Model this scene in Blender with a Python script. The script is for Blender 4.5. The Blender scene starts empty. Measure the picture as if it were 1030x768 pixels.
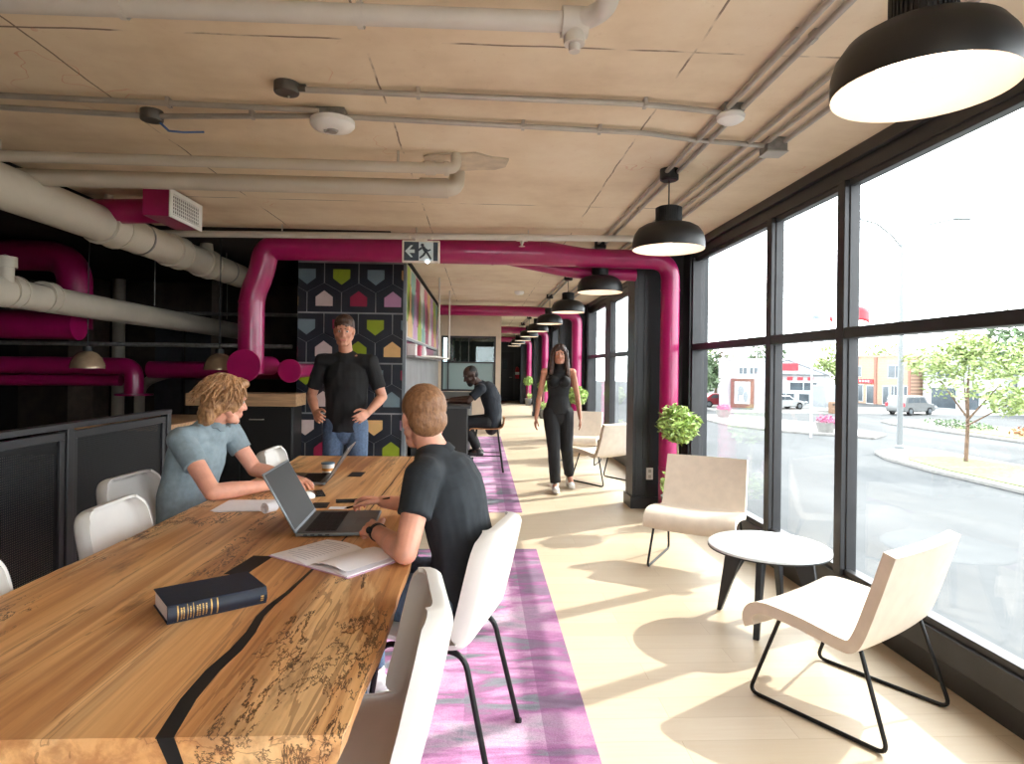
import bpy, bmesh, math, random
import numpy as np
from mathutils import Vector, Matrix, noise
random.seed(7)
PI = math.pi
S = bpy.context.scene
COL = S.collection
V = Vector

# ---------------------------------------------------------------- helpers
def lin(c):
    return tuple(((x/255)/12.92 if x/255 <= .04045 else ((x/255+.055)/1.055)**2.4) for x in c)

class N:
    """small node-tree writer"""
    def __init__(s, name):
        s.m = bpy.data.materials.new(name); s.m.use_nodes = True
        s.t = s.m.node_tree; s.b = s.t.nodes['Principled BSDF']; s.out = s.t.nodes['Material Output']
        s.tc = None
    def n(s, typ, **kw):
        x = s.t.nodes.new(typ)
        for k, v in kw.items():
            if k.startswith('i_'):
                key = k[2:]
                x.inputs[int(key) if key.isdigit() else key.replace('_', ' ')].default_value = v
            else: setattr(x, k, v)
        return x
    def l(s, a, b): s.t.links.new(a, b)
    def coord(s, scale=(1,1,1), rot=(0,0,0), loc=(0,0,0)):
        if s.tc is None: s.tc = s.n('ShaderNodeTexCoord')
        mp = s.n('ShaderNodeMapping')
        mp.inputs['Scale'].default_value = scale; mp.inputs['Rotation'].default_value = rot; mp.inputs['Location'].default_value = loc
        s.l(s.tc.outputs['Object'], mp.inputs['Vector']); return mp.outputs['Vector']
    def noise(s, vec, scale, detail=4, rough=.55, dist=0):
        x = s.n('ShaderNodeTexNoise'); x.inputs['Scale'].default_value = scale; x.inputs['Detail'].default_value = detail
        x.inputs['Roughness'].default_value = rough; x.inputs['Distortion'].default_value = dist
        s.l(vec, x.inputs['Vector']); return x.outputs['Fac']
    def ramp(s, fac, stops, interp='LINEAR'):
        r = s.n('ShaderNodeValToRGB'); r.color_ramp.interpolation = interp
        el = r.color_ramp.elements
        while len(el) < len(stops): el.new(.5)
        for e, (p, c) in zip(el, stops):
            e.position = p; e.color = (*lin(c), 1) if len(c) == 3 and max(c) > 1 else ((c[0],)*3+(1,) if len(c) == 1 else (*c, 1))
        s.l(fac, r.inputs['Fac']); return r.outputs['Color']
    def math(s, op, a, b=None, c=None):
        x = s.n('ShaderNodeMath', operation=op)
        for i, q in enumerate((a, b, c)):
            if q is None: continue
            if isinstance(q, (int, float)): x.inputs[i].default_value = q
            else: s.l(q, x.inputs[i])
        return x.outputs[0]
    def mix(s, fac, a, b, blend='MIX'):
        x = s.n('ShaderNodeMix', data_type='RGBA', blend_type=blend)
        for k, q in ((0, fac), (6, a), (7, b)):
            if isinstance(q, (int, float)): x.inputs[k].default_value = q
            elif isinstance(q, tuple): x.inputs[k].default_value = (*lin(q), 1)
            else: s.l(q, x.inputs[k])
        return x.outputs[2]
    def bump(s, h, strength=.3, dist=.01):
        b = s.n('ShaderNodeBump'); b.inputs['Strength'].default_value = strength; b.inputs['Distance'].default_value = dist
        s.l(h, b.inputs['Height']); s.l(b.outputs['Normal'], s.b.inputs['Normal'])
    def base(s, c):
        if isinstance(c, tuple): s.b.inputs['Base Color'].default_value = (*lin(c), 1)
        else: s.l(c, s.b.inputs['Base Color'])
    def set(s, **kw):
        for k, v in kw.items(): s.b.inputs[k.replace('_', ' ')].default_value = v
        return s

def M(name, col, rough=.5, metal=0, var=.08, vscale=8, bump=0, bscale=60, stretch=(1,1,1), **kw):
    """general procedural material: colour with a little noise in it, optional fine bump"""
    n = N(name); n.set(Roughness=rough, Metallic=metal, **kw)
    v = n.coord(stretch)
    f = n.noise(v, vscale, 5)
    lo = tuple(max(0, c*(1-var)) for c in col); hi = tuple(min(255, c*(1+var)) for c in col)
    n.base(n.ramp(f, [(.3, lo), (.7, hi)]))
    if bump: n.bump(n.noise(v, bscale, 6), bump, .004)
    return n.m

def EM(name, col, strength):
    n = N(name); n.set(Roughness=.4); n.base(col)
    n.b.inputs['Emission Color'].default_value = (*lin(col), 1); n.b.inputs['Emission Strength'].default_value = strength
    return n.m

class MB:
    """collects shapes, links them as one mesh object"""
    def __init__(s): s.bm = bmesh.new()
    def _xf(s, vs, mat): 
        if mat is not None: bmesh.ops.transform(s.bm, matrix=mat, verts=vs)
        return s
    def box(s, x0, x1, y0, y1, z0, z1, mat=None, mi=0):
        r = bmesh.ops.create_cube(s.bm, size=1)['verts']
        bmesh.ops.transform(s.bm, matrix=Matrix.Translation(((x0+x1)/2, (y0+y1)/2, (z0+z1)/2)) @ Matrix.Diagonal((abs(x1-x0), abs(y1-y0), abs(z1-z0), 1)), verts=r)
        if mi:
            for f in {f for v in r for f in v.link_faces}: f.material_index = mi
        return s._xf(r, mat)
    def prism(s, poly, z0, z1, mat=None, mi=0):
        a = [s.bm.verts.new((p[0], p[1], z0)) for p in poly]; b = [s.bm.verts.new((p[0], p[1], z1)) for p in poly]
        n = len(poly); fs = [s.bm.faces.new(a[::-1]), s.bm.faces.new(b)]
        for i in range(n): fs.append(s.bm.faces.new((a[i], a[(i+1) % n], b[(i+1) % n], b[i])))
        for f in fs: f.material_index = mi
        return s._xf(a+b, mat)
    def lathe(s, prof, seg=32, mat=None, close=False, mi=0):
        rings = []; allv = []
        for r, z in prof:
            if r < 1e-5: v = s.bm.verts.new((0, 0, z)); rings.append([v]); allv.append(v)
            else:
                ring = [s.bm.verts.new((r*math.cos(2*PI*i/seg), r*math.sin(2*PI*i/seg), z)) for i in range(seg)]
                rings.append(ring); allv += ring
        prs = list(zip(rings, rings[1:]))
        if close: prs.append((rings[-1], rings[0]))
        for a, b in prs:
            for i in range(seg):
                j = (i+1) % seg
                if len(a) == 1 and len(b) == 1: break
                if len(a) == 1: f = s.bm.faces.new((a[0], b[j], b[i]))
                elif len(b) == 1: f = s.bm.faces.new((a[i], a[j], b[0]))
                else: f = s.bm.faces.new((a[i], a[j], b[j], b[i]))
                f.material_index = mi
        return s._xf(allv, mat)
    def tube(s, pts, r, seg=10, caps=True, r1=None, mi=0):
        pts = [V(p) for p in pts]; n = len(pts)
        rings = []; up = None
        for i, p in enumerate(pts):
            t = (pts[min(i+1, n-1)]-pts[max(i-1, 0)]).normalized()
            if up is None:
                up = V((0, 0, 1)) if abs(t.z) < .9 else V((1, 0, 0))
            a = t.cross(up).normalized(); up = a.cross(t).normalized()
            k = 1
            if 0 < i < n-1:
                c = (pts[i]-pts[i-1]).normalized().dot((pts[i+1]-pts[i]).normalized()); k = 1/max(.5, math.sqrt((1+c)/2))
            rr = r if r1 is None else r+(r1-r)*i/(n-1)
            if isinstance(r, (list, tuple)): rr = r[i]
            rings.append([s.bm.verts.new(p+a*(rr*math.cos(2*PI*q/seg))+up*(rr*math.sin(2*PI*q/seg))) for q in range(seg)])
        fs = []
        for A, B in zip(rings, rings[1:]):
            for i in range(seg): fs.append(s.bm.faces.new((A[i], A[(i+1) % seg], B[(i+1) % seg], B[i])))
        if caps: fs += [s.bm.faces.new(rings[0][::-1]), s.bm.faces.new(rings[-1])]
        for f in fs: f.material_index = mi
        return s
    def cyl(s, p0, p1, r, seg=20, r1=None, mi=0): return s.tube([p0, p1], r, seg, True, r1 if r1 is not None else r, mi)
    def ball(s, c, rad, mat=None, u=16, v=10, mi=0):
        r = bmesh.ops.create_uvsphere(s.bm, u_segments=u, v_segments=v, radius=1)['verts']
        rad = (rad,)*3 if isinstance(rad, (int, float)) else rad
        m = Matrix.Translation(c) @ (mat.to_4x4() if mat is not None else Matrix.Identity(4)) @ Matrix.Diagonal((*rad, 1))
        bmesh.ops.transform(s.bm, matrix=m, verts=r)
        if mi:
            for f in {f for w in r for f in w.link_faces}: f.material_index = mi
        return s
    def capsule(s, p0, p1, r0, r1=None, seg=16, flat=(False, False), ell=None):
        """tapered capsule; ell=(direction, factor) squashes the section along a direction"""
        p0, p1 = V(p0), V(p1); r1 = r0 if r1 is None else r1
        ax = p1-p0; L = ax.length; t = ax/L if L > 1e-6 else V((0, 0, 1))
        ref = V(ell[0]) if ell else (V((0, 0, 1)) if abs(t.z) < .9 else V((1, 0, 0)))
        a = (ref-t*ref.dot(t)).normalized(); b = t.cross(a); k = ell[1] if ell else 1
        st = []
        if flat[0]: st += [(0, 0), (0, r0)]
        else: st += [(-r0*math.cos(q*PI/10), r0*math.sin(q*PI/10)) for q in range(0, 6)]
        if flat[1]: st += [(L, r1), (L, 0)]
        else: st += [(L+r1*math.sin(q*PI/10), r1*math.cos(q*PI/10)) for q in range(0, 6)]
        prev = None
        for d, r in st:
            if r < 1e-6: ring = [s.bm.verts.new(p0+t*d)]
            else: ring = [s.bm.verts.new(p0+t*d+a*(r*k*math.cos(2*PI*i/seg))+b*(r*math.sin(2*PI*i/seg))) for i in range(seg)]
            if prev:
                for i in range(seg):
                    j = (i+1) % seg
                    if len(prev) == 1: s.bm.faces.new((prev[0], ring[j], ring[i]))
                    elif len(ring) == 1: s.bm.faces.new((prev[i], prev[j], ring[0]))
                    else: s.bm.faces.new((prev[i], prev[j], ring[j], ring[i]))
            prev = ring
        return s
    def build(s, name, mats, parent=None, smooth=True, bevel=0, loc=None, angle=40, bseg=2):
        me = bpy.data.meshes.new(name)
        bmesh.ops.recalc_face_normals(s.bm, faces=s.bm.faces)
        s.bm.to_mesh(me); s.bm.free()
        for m in (mats if isinstance(mats, list) else [mats]): me.materials.append(m)
        if smooth:
            me.polygons.foreach_set('use_smooth', [True]*len(me.polygons))
            me.set_sharp_from_angle(angle=math.radians(angle))
        o = bpy.data.objects.new(name, me); COL.objects.link(o)
        if parent: o.parent = parent
        if loc: o.location = loc
        if bevel:
            bv = o.modifiers.new('Bevel', 'BEVEL'); bv.width = bevel; bv.segments = bseg; bv.limit_method = 'ANGLE'; bv.angle_limit = math.radians(35)
        return o

def tag(o, label, cat, group=None, kind=None):
    if label: o['label'] = label
    if cat: o['category'] = cat
    if group: o['group'] = group
    if kind: o['kind'] = kind
    return o
def thing(name, label, cat, loc=(0,0,0), rz=0, group=None):
    o = bpy.data.objects.new(name, None); COL.objects.link(o); o.empty_display_size = .1
    o.location = loc; o.rotation_euler = (0, 0, rz); return tag(o, label, cat, group)
def struct(o): o['kind'] = 'structure'; return o
KIDS = {}
def copy_tree(o, parent=None):
    c = o.copy(); COL.objects.link(c)
    if parent: c.parent = parent
    for ch in [q for q in COL.objects if q.parent == o]: copy_tree(ch, c)
    return c
def dup(o, loc, rz, label, group=None):
    c = copy_tree(o); c.location = loc; c.rotation_euler = (0, 0, rz); c['label'] = label
    if group: c['group'] = group
    return c
def arc(c, a, b, r, n=6):
    """points of a quarter bend at corner c going from direction a to direction b"""
    c, a, b = V(c), V(a).normalized(), V(b).normalized()
    o = c+a*r+b*r
    return [o-b*(r*math.cos(q*PI/2/n))-a*(r*math.sin(q*PI/2/n)) for q in range(n+1)]
def bendpath(pts, r, n=5):
    """polyline with rounded corners"""
    pts = [V(p) for p in pts]; out = [pts[0]]
    for i in range(1, len(pts)-1):
        p = pts[i]; d0 = (pts[i-1]-p); d1 = (pts[i+1]-p)
        rr = min(r, d0.length*.49, d1.length*.49)
        a = p+d0.normalized()*rr; b = p+d1.normalized()*rr
        for q in range(n+1):
            t = q/n; out.append(a*(1-t)**2+p*(2*t*(1-t))+b*t*t)
    out.append(pts[-1]); return out

# ---------------------------------------------------------------- materials
def m_ceiling():
    n = N('board_marked_concrete'); n.set(Roughness=.85)
    v = n.coord(); f = n.noise(v, 1.3, 8, .62); g = n.noise(n.coord((1, 6, 1)), 2.2, 6, .6); h = n.noise(v, 22, 6, .7)
    c = n.ramp(f, [(.32, (208,186,156)), (.5, (228,210,182)), (.68, (240,227,203))])
    c = n.mix(n.math('MULTIPLY', g, .5), c, (238,222,198))
    c = n.mix(n.ramp(h, [(.60, (0.,)), (.75, (.35,))]), c, (196,170,140))
    sx = n.n('ShaderNodeSeparateXYZ'); n.l(v, sx.inputs[0])
    wob = n.math('MULTIPLY', n.math('SUBTRACT', n.noise(v, 3, 4), .5), .03)
    def line(val, period, off, w):
        q = n.math('ADD', n.math('ADD', val, wob), off)
        q = n.math('ABSOLUTE', n.math('SUBTRACT', n.math('FRACT', n.math('DIVIDE', q, period)), .5))
        return n.math('LESS_THAN', q, w/period)
    brk = n.ramp(n.noise(v, 2.6, 5), [(.44, (0.,)), (.54, (1.,))])
    j = n.math('MAXIMUM', line(sx.outputs[0], 1.3, 2.42, .0045), line(sx.outputs[1], 2.44, -1.27, .006))
    j = n.math('MULTIPLY', j, brk)
    c = n.mix(n.math('MULTIPLY', j, .85), c, (112,92,76))
    # scattered scribbles of blue and orange marking chalk
    k = n.math('MULTIPLY', n.math('LESS_THAN', n.math('ABSOLUTE', n.math('SUBTRACT', n.noise(v, 3.3, 2), .5)), .004), n.ramp(n.noise(n.coord(loc=(5,3,0)), 1.1, 2), [(.6, (0.,)), (.66, (1.,))]))
    c = n.mix(n.math('MULTIPLY', k, .5), c, (206,128,92))
    n.base(c); n.bump(n.math('SUBTRACT', n.noise(v, 18, 7), n.math('MULTIPLY', j, .6)), .25, .006)
    return n.m
def m_floor():
    n = N('pale_oak_planks'); n.set(Roughness=.42)
    v = n.coord(); br = n.n('ShaderNodeTexBrick', offset=.37, i_Scale=1., i_Mortar_Size=.0012, i_Brick_Width=1.25, i_Row_Height=.16, i_Mortar_Smooth=.3, i_Bias=0.)
    n.l(v, br.inputs['Vector'])
    br.inputs['Color1'].default_value = (*lin((202,186,162)), 1); br.inputs['Color2'].default_value = (*lin((194,176,150)), 1); br.inputs['Mortar'].default_value = (*lin((168,146,120)), 1)
    g = n.noise(n.coord((1.2, 26, 1)), 2.5, 8, .65, .4)
    c = n.mix(n.ramp(g, [(.42, (0.,)), (.75, (.5,))]), br.outputs['Color'], (190,168,140))
    n.base(c); n.bump(g, .05, .002); return n.m
def m_carpet():
    n = N('pink_grey_carpet_planks'); n.set(Roughness=.97)
    v = n.coord(); st = n.noise(n.coord((1.3, 4.2, 1), rot=(0,0,.1)), 1.3, 6, .62, .8)
    sx = n.n('ShaderNodeSeparateXYZ'); n.l(v, sx.inputs[0])
    # planks .25 m wide, 1 m long, each shifted to its own tone
    ix = n.math('FLOOR', n.math('DIVIDE', n.math('ADD', sx.outputs[0], .05), .25)); iy = n.math('FLOOR', n.math('ADD', sx.outputs[1], n.math('MULTIPLY', ix, .37)))
    cb = n.n('ShaderNodeCombineXYZ'); n.l(ix, cb.inputs[0]); n.l(iy, cb.inputs[1])
    w = n.n('ShaderNodeTexWhiteNoise', noise_dimensions='2D'); n.l(cb.outputs[0], w.inputs['Vector'])
    blot = n.noise(n.coord((.9, 2.4, 1), loc=(3.1,1.2,0)), 1.5, 4, .6, .5)
    f = n.math('ADD', n.math('MULTIPLY', n.math('ADD', st, blot), .5), n.math('MULTIPLY', n.math('SUBTRACT', w.outputs['Value'], .5), .07))
    c = n.ramp(f, [(.38, (98,108,114)), (.44, (132,136,144)), (.47, (158,104,146)), (.50, (188,128,172)), (.54, (206,162,194)), (.58, (204,176,196)), (.63, (150,158,166))])
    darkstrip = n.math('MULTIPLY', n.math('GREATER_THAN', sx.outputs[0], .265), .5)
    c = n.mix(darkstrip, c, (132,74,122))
    fine = n.noise(v, 190, 3, .7)
    c = n.mix(n.ramp(fine, [(.35, (.4,)), (.6, (0.,))]), c, (112,84,106))
    n.base(c); n.bump(fine, .5, .004); return n.m
def m_spalt():
    n = N('spalted_maple'); n.set(Roughness=.42)
    g = n.noise(n.coord((1, .10, 1)), 6, 8, .6, .7); fib = n.noise(n.coord((1, .02, 1)), 26, 6, .65, .3)
    c = n.ramp(g, [(.28, (186,126,74)), (.42, (218,162,104)), (.55, (234,184,126)), (.7, (242,202,148))])
    c = n.mix(n.math('MULTIPLY', n.ramp(fib, [(.42, (0.,)), (.62, (1.,))]), .6), c, (166,104,58))
    band = n.ramp(n.noise(n.coord((1, .07, 1), loc=(.6,2.2,0)), 3.2, 5, .55, .5), [(.55, (0.,)), (.66, (.8,))])
    c = n.mix(band, c, (140,82,42))
    sx = n.n('ShaderNodeSeparateXYZ'); n.l(n.coord(), sx.inputs[0])
    edge = n.ramp(n.math('ABSOLUTE', sx.outputs[0]), [(.22, (0.,)), (.50, (1.,))])
    near = n.ramp(n.math('MULTIPLY_ADD', sx.outputs[1], -.5, 0.), [(.55, (0.,)), (.9, (.40,))])
    big = n.ramp(n.noise(n.coord((1, .3, 1), loc=(2.1,.4,0)), 2.4, 3), [(.50, (0.,)), (.64, (.6,))])
    where = n.math('ADD', n.math('ADD', n.math('MULTIPLY', edge, .55), big), near)
    q = n.noise(n.coord((1, .24, 1), loc=(.3,.7,0)), 5.0, 8, .66, .6)
    ln = n.math('LESS_THAN', n.math('ABSOLUTE', n.math('SUBTRACT', q, .5)), .0075)
    q2 = n.noise(n.coord((1, .3, 1), loc=(4.3,.1,0)), 9, 8, .68, .4)
    ln2 = n.math('LESS_THAN', n.math('ABSOLUTE', n.math('SUBTRACT', q2, .52)), .0085)
    thr = n.math('GREATER_THAN', where, n.math('ADD', n.noise(n.coord((1,.4,1)), 7, 5, .65), .06))
    lines = n.math('MULTIPLY', n.math('MAXIMUM', ln, ln2), thr)
    pale = n.math('MULTIPLY', n.math('MULTIPLY', n.ramp(q, [(.5, (0.,)), (.54, (.8,))]), edge), .7)
    c = n.mix(pale, c, (240,206,152))
    c = n.mix(n.math('MULTIPLY', lines, .85), c, (58,36,22))
    vein = n.math('LESS_THAN', n.math('ABSOLUTE', n.math('SUBTRACT', n.noise(n.coord((1,.05,1), loc=(7.7,1.9,0)), 6.5, 5, .55, .4), .5)), .007)
    c = n.mix(n.math('MULTIPLY', vein, .45), c, (120,74,42))
    knot = n.ramp(n.noise(n.coord((1,.2,1), loc=(1.7,2.9,0)), 3.6, 7, .65), [(.63, (0.,)), (.72, (.85,))])
    c = n.mix(knot, c, (84,48,26))
    n.base(c); n.bump(fib, .06, .002); return n.m
def m_glass(tint=(.97,.985,.98), refl=1.0):
    n = N('clear_window_glass'); n.t.nodes.remove(n.b)
    tr = n.n('ShaderNodeBsdfTransparent'); tr.inputs[0].default_value = (*tint, 1)
    gl = n.n('ShaderNodeBsdfGlossy'); gl.inputs['Roughness'].default_value = .01
    lw = n.n('ShaderNodeLayerWeight'); lw.inputs['Blend'].default_value = .5
    fr = n.math('MULTIPLY_ADD', n.math('POWER', lw.outputs['Facing'], 5.), .8, .035)
    mx = n.n('ShaderNodeMixShader')
    n.l(n.math('MINIMUM', n.math('MULTIPLY', fr, refl), 1.), mx.inputs[0]); n.l(tr.outputs[0], mx.inputs[1]); n.l(gl.outputs[0], mx.inputs[2])
    n.l(mx.outputs[0], n.out.inputs['Surface']); return n.m
def m_perf():
    n = N('black_perforated_sheet'); n.set(Roughness=.6); n.base((11,11,12))
    sx = n.n('ShaderNodeSeparateXYZ'); n.l(n.coord(), sx.inputs[0])
    k = 2*PI/.016
    a = n.math('SINE', n.math('MULTIPLY', n.math('ADD', sx.outputs[1], sx.outputs[2]), k*.7071)); b = n.math('SINE', n.math('MULTIPLY', n.math('SUBTRACT', sx.outputs[1], sx.outputs[2]), k*.7071))
    hole = n.math('GREATER_THAN', n.math('MULTIPLY', a, b), .38)
    tr = n.n('ShaderNodeBsdfTransparent'); mx = n.n('ShaderNodeMixShader')
    n.l(hole, mx.inputs[0]); n.l(n.b.outputs[0], mx.inputs[1]); n.l(tr.outputs[0], mx.inputs[2]); n.l(mx.outputs[0], n.out.inputs['Surface']); return n.m
def m_hair(name, dark, light, rough=.5, zfade=None, scale=70):
    n = N(name); n.set(Roughness=rough); f = n.noise(n.coord((1,1,.25)), scale, 5, .65, .5)
    c = n.ramp(f, [(.32, dark), (.68, light)])
    if zfade:  # clipped sides: shorter hair lets the skin tone through
        sx = n.n('ShaderNodeSeparateXYZ'); n.l(n.coord(), sx.inputs[0])
        c = n.mix(n.ramp(n.math('MULTIPLY_ADD', n.math('SUBTRACT', sx.outputs[2], zfade[0]), 1/(zfade[1]-zfade[0]), 0.), [(0, (.65,)), (1, (0.,))]), c, zfade[2])
    n.base(c); n.bump(f, .6, .004); return n.m
def m_asphalt():
    n = N('worn_grey_asphalt'); n.set(Roughness=.9); v = n.coord()
    a = n.noise(n.coord((.9,.25,1)), .35, 6, .6, .8); b = n.noise(v, 30, 4)
    c = n.ramp(a, [(.33, (38,41,43)), (.5, (54,57,59)), (.7, (68,70,71))])
    cr = n.math('LESS_THAN', n.math('ABSOLUTE', n.math('SUBTRACT', n.noise(v, .5, 6, .6, .5), .5)), .008)
    c = n.mix(n.math('MULTIPLY', cr, .6), c, (44,47,50)); c = n.mix(n.math('MULTIPLY', b, .25), c, (66,68,70)); n.base(c); return n.m
def m_shingle(name, c1, c2): 
    n = N(name); n.set(Roughness=.85)
    br = n.n('ShaderNodeTexBrick', i_Scale=1., i_Brick_Width=.5, i_Row_Height=.2, i_Mortar_Size=.015); n.l(n.coord((1,1,1), rot=(PI/2,0,0)), br.inputs['Vector'])
    br.inputs['Color1'].default_value = (*lin(c1),1); br.inputs['Color2'].default_value = (*lin(c2),1); br.inputs['Mortar'].default_value = (*lin(tuple(x*.8 for x in c1)),1)
    n.base(br.outputs['Color']); return n.m

MT = dict(
 ceiling=m_ceiling(), floor=m_floor(), carpet=m_carpet(), spalt=m_spalt(), glass=m_glass(), glass2=m_glass((.55,.68,.68), 1.6), perf=m_perf(),
 black=M('matt_black_paint', (26,27,29), .5, var=.05), dark=M('dark_surface', (34,30,29), .8, var=.2, vscale=3), frame=M('black_aluminium', (52,52,54), .38, .2, var=.06),
 column=M('charcoal_column_paint', (34,36,40), .42, var=.1, vscale=2), resin=M('black_resin', (11,11,11), .55, var=.1), rod=M('black_powder_steel', (20,20,21), .4, .4, var=.05),
 magenta=M('magenta_enamel', (158,14,86), .32, var=.05, Coat_Weight=.3), pipe=M('cream_painted_pipe', (200,189,172), .45, var=.035, vscale=2, bump=.1), pipewhite=M('off_white_pipe', (208,202,193), .42, var=.02),
 conduit=M('galvanised_conduit', (178,172,164), .42, .35, var=.06), galv=M('galvanised_box', (142,140,136), .45, .6, var=.12, vscale=30), darkbox=M('dark_metal_box', (98,93,88), .5, .5, var=.1),
 shell=M('white_polypropylene', (220,217,212), .38, var=.015), upholstery=M('cream_leatherette', (208,192,174), .5, var=.03, vscale=14, bump=.12, bscale=260), laptop=M('silver_aluminium', (126,132,136), .38, .75, var=.03), keys=M('black_keys', (18,18,19), .5), 
 tabletop=M('pale_grey_laminate', (214,220,222), .22, var=.02), whiteplastic=M('white_plastic', (238,237,234), .4, var=.02), beigewall=M('beige_plaster', (206,188,166), .75, var=.04, vscale=3), blockwall=M('dim_concrete_block', (62,52,45), .85, var=.25, vscale=4),
 counterwood=M('light_oak_worktop', (176,140,104), .5, var=.14, vscale=10, stretch=(.3,4,4)), cabinet=M('black_cabinet_laminate', (22,22,23), .45, var=.06), greywall=M('grey_backsplash', (128,124,122), .5, var=.1, vscale=3),
 navy=M('navy_cloth_cover', (22,31,48), .55, var=.08, vscale=40, bump=.15, bscale=400), pages=M('book_pages', (226,214,210), .8, var=.06, vscale=60, stretch=(.05,.05,6)), gold=M('gold_foil', (196,160,96), .35, .6, var=.1), paper=M('white_paper', (238,234,238), .75, var=.02), pinkpaper=M('pink_cover_board', (206,160,186), .6, var=.05),
 skin=M('fair_skin', (222,160,136), .5, var=.06, vscale=14, bump=.08, bscale=120, Subsurface_Weight=.12, Subsurface_Scale=.01), skin2=M('tan_skin', (196,138,112), .5, var=.06, vscale=14, Subsurface_Weight=.1, Subsurface_Scale=.01), skin3=M('dark_brown_skin', (66,42,32), .45, var=.1, vscale=14),
 lips=M('lip_pink', (182,98,90), .4, var=.05), eye=M('eye_white', (186,176,168), .3, var=.02), iris=M('dark_iris', (40,30,24), .2),
 polo=M('grey_blue_jersey', (128,143,150), .85, var=.06, vscale=30, bump=.25, bscale=350), tee=M('charcoal_jersey', (33,39,45), .85, var=.1, vscale=25, bump=.25, bscale=350), blacktee=M('black_jersey', (14,14,16), .85, var=.1, bump=.2, bscale=300), knit=M('black_ribbed_knit', (15,15,17), .8, var=.1, bump=.4, bscale=200, stretch=(1,1,.1)),
 jeans=M('blue_denim', (74,92,116), .85, var=.15, vscale=60, bump=.3, bscale=400), trousers=M('black_trousers', (19,19,22), .8, var=.1), sneaker=M('white_sneaker', (240,239,236), .55, var=.03), sole=M('rubber_sole', (200,198,194), .7), darkshoe=M('dark_shoe', (30,29,30), .5),
 leaf=M('topiary_leaf', (150,172,96), .45, var=.35, vscale=30), leaf2=M('pale_tree_leaf', (136,150,96), .55, var=.25, vscale=3), leaf3=M('green_tree_leaf', (74,92,62), .6, var=.3, vscale=1.5), bark=M('brown_bark', (96,76,62), .85, var=.3, vscale=20, stretch=(1,1,.2)), stem=M('pale_stem', (150,140,112), .7, var=.1), pot=M('grey_plant_pot', (120,118,114), .6, var=.08), soil=M('dark_soil', (50,38,30), .95, var=.3, vscale=40),
 asphalt=m_asphalt(), concrete=M('pale_kerb_concrete', (126,124,121), .85, var=.08, vscale=4), grass=M('dry_summer_grass', (100,108,70), .95, var=.25, vscale=6), orangewood=M('honey_plywood', (190,128,76), .45, var=.12, vscale=12, stretch=(1,1,5)),
 red=M('signal_red', (204,40,52), .5, var=.05), signwhite=M('white_sign_panel', (176,180,182), .5, var=.02), pole=M('grey_lamp_post', (112,116,118), .5, .3, var=.05),
)
# ---------------------------------------------------------------- room shell
PITCH = 6.1; XW = 2.08; CZ = 2.68
struct(MB().box(-7, 2.25, -4, 27.4, -.2, 0).build('floor', MT['floor'], smooth=False))
struct(MB().box(-7, 2.25, -4, 27.4, CZ, CZ+.25).build('ceiling', MT['ceiling'], smooth=False))
# a thin darker sheet covers the left and rear-left part of the ceiling
struct(MB().box(-7, -3.0, -4, 6.0, CZ-.03, CZ).box(-7, -.86, 6.0, 13.7, CZ-.03, CZ).build('ceiling_dark', MT['dark'], smooth=False))
struct(MB().box(-7.15, -7, -4, 13.7, 0, CZ).build('wall_left', MT['dark'], smooth=False))
struct(MB().box(-7, -3.4, -4.15, -4, 0, CZ).box(-3.4, -.3, -4.15, -4, 0, CZ).box(-.3, 2.25, -4.15, -4, 0, .25).box(-.3, 2.25, -4.15, -4, 2.46, CZ).build('wall_back', MT['column'], smooth=False))
wb = struct(MB().box(-.3, 2.2, -4.12, -4.02, .25, .30).box(-.3, 2.2, -4.12, -4.02, 2.42, 2.46).build('window_7', MT['frame'], bevel=.003))  # added window behind the camera, lets in extra daylight to brighten the table side
for x in (-.3, .9, 2.13):
    MB().box(x, x+.07, -4.12, -4.0, .30, 2.42).build('mullion', MT['frame'], wb, bevel=.003)
    if x < 2: MB().box(x+.07, min(x+1.24, 2.13), -4.075, -4.07, .30, 2.42).build('pane', MT['glass'], wb, smooth=False)
struct(MB().box(-7, -2.0, 10.0, 10.15, 0, CZ-.03).build('wall_far', MT['blockwall'], smooth=False))
struct(MB().box(-2.0, -.9, 7.12, 13.6, 0, CZ-.03).build('wall_core', MT['greywall'], smooth=False))
struct(MB().box(-.9, .43, 27.25, 27.4, 0, CZ).box(.43, 2.25, 27.25, 27.4, 0, CZ).build('wall_end', MT['column'], smooth=False))
struct(MB().box(.35, .43, 13.74, 27.25, 0, CZ).build('wall_corridor', MT['column'], smooth=False))
# beige partition with its black framed window
wy = 13.6
w = MB(); w.box(-.9, -.84, wy, wy+.12, 0, CZ).box(.32, .43, wy, wy+.14, 0, CZ).box(-.84, .32, wy, wy+.12, 0, .90).box(-.84, .32, wy, wy+.12, 2.08, CZ)
struct(w.build('wall_beige', MT['beigewall'], smooth=False))
wi = struct(MB().box(-.84, .32, wy+.02, wy+.1, .90, .94).box(-.84, .32, wy+.02, wy+.1, 2.04, 2.08).box(-.84, -.80, wy+.02, wy+.1, .94, 2.04).box(.28, .32, wy+.02, wy+.1, .94, 2.04).build('window_5', MT['frame'], bevel=.003))
MB().box(-.80, .28, wy+.02, wy+.1, 1.50, 1.53).box(-.70, -.68, wy+.02, wy+.1, .94, 2.04).box(-.27, -.25, wy+.02, wy+.1, 1.53, 2.04).build('glazing_bar', MT['frame'], wi)
MB().box(-.80, .28, wy+.055, wy+.062, 1.53, 2.04).build('pane', MT['glass2'], wi)
frost = N('frosted_film'); frost.set(Roughness=.35); frost.base((140,160,158))
MB().box(-.80, .28, wy+.055, wy+.062, .94, 1.50).build('frosted_pane', frost.m, wi)
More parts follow.
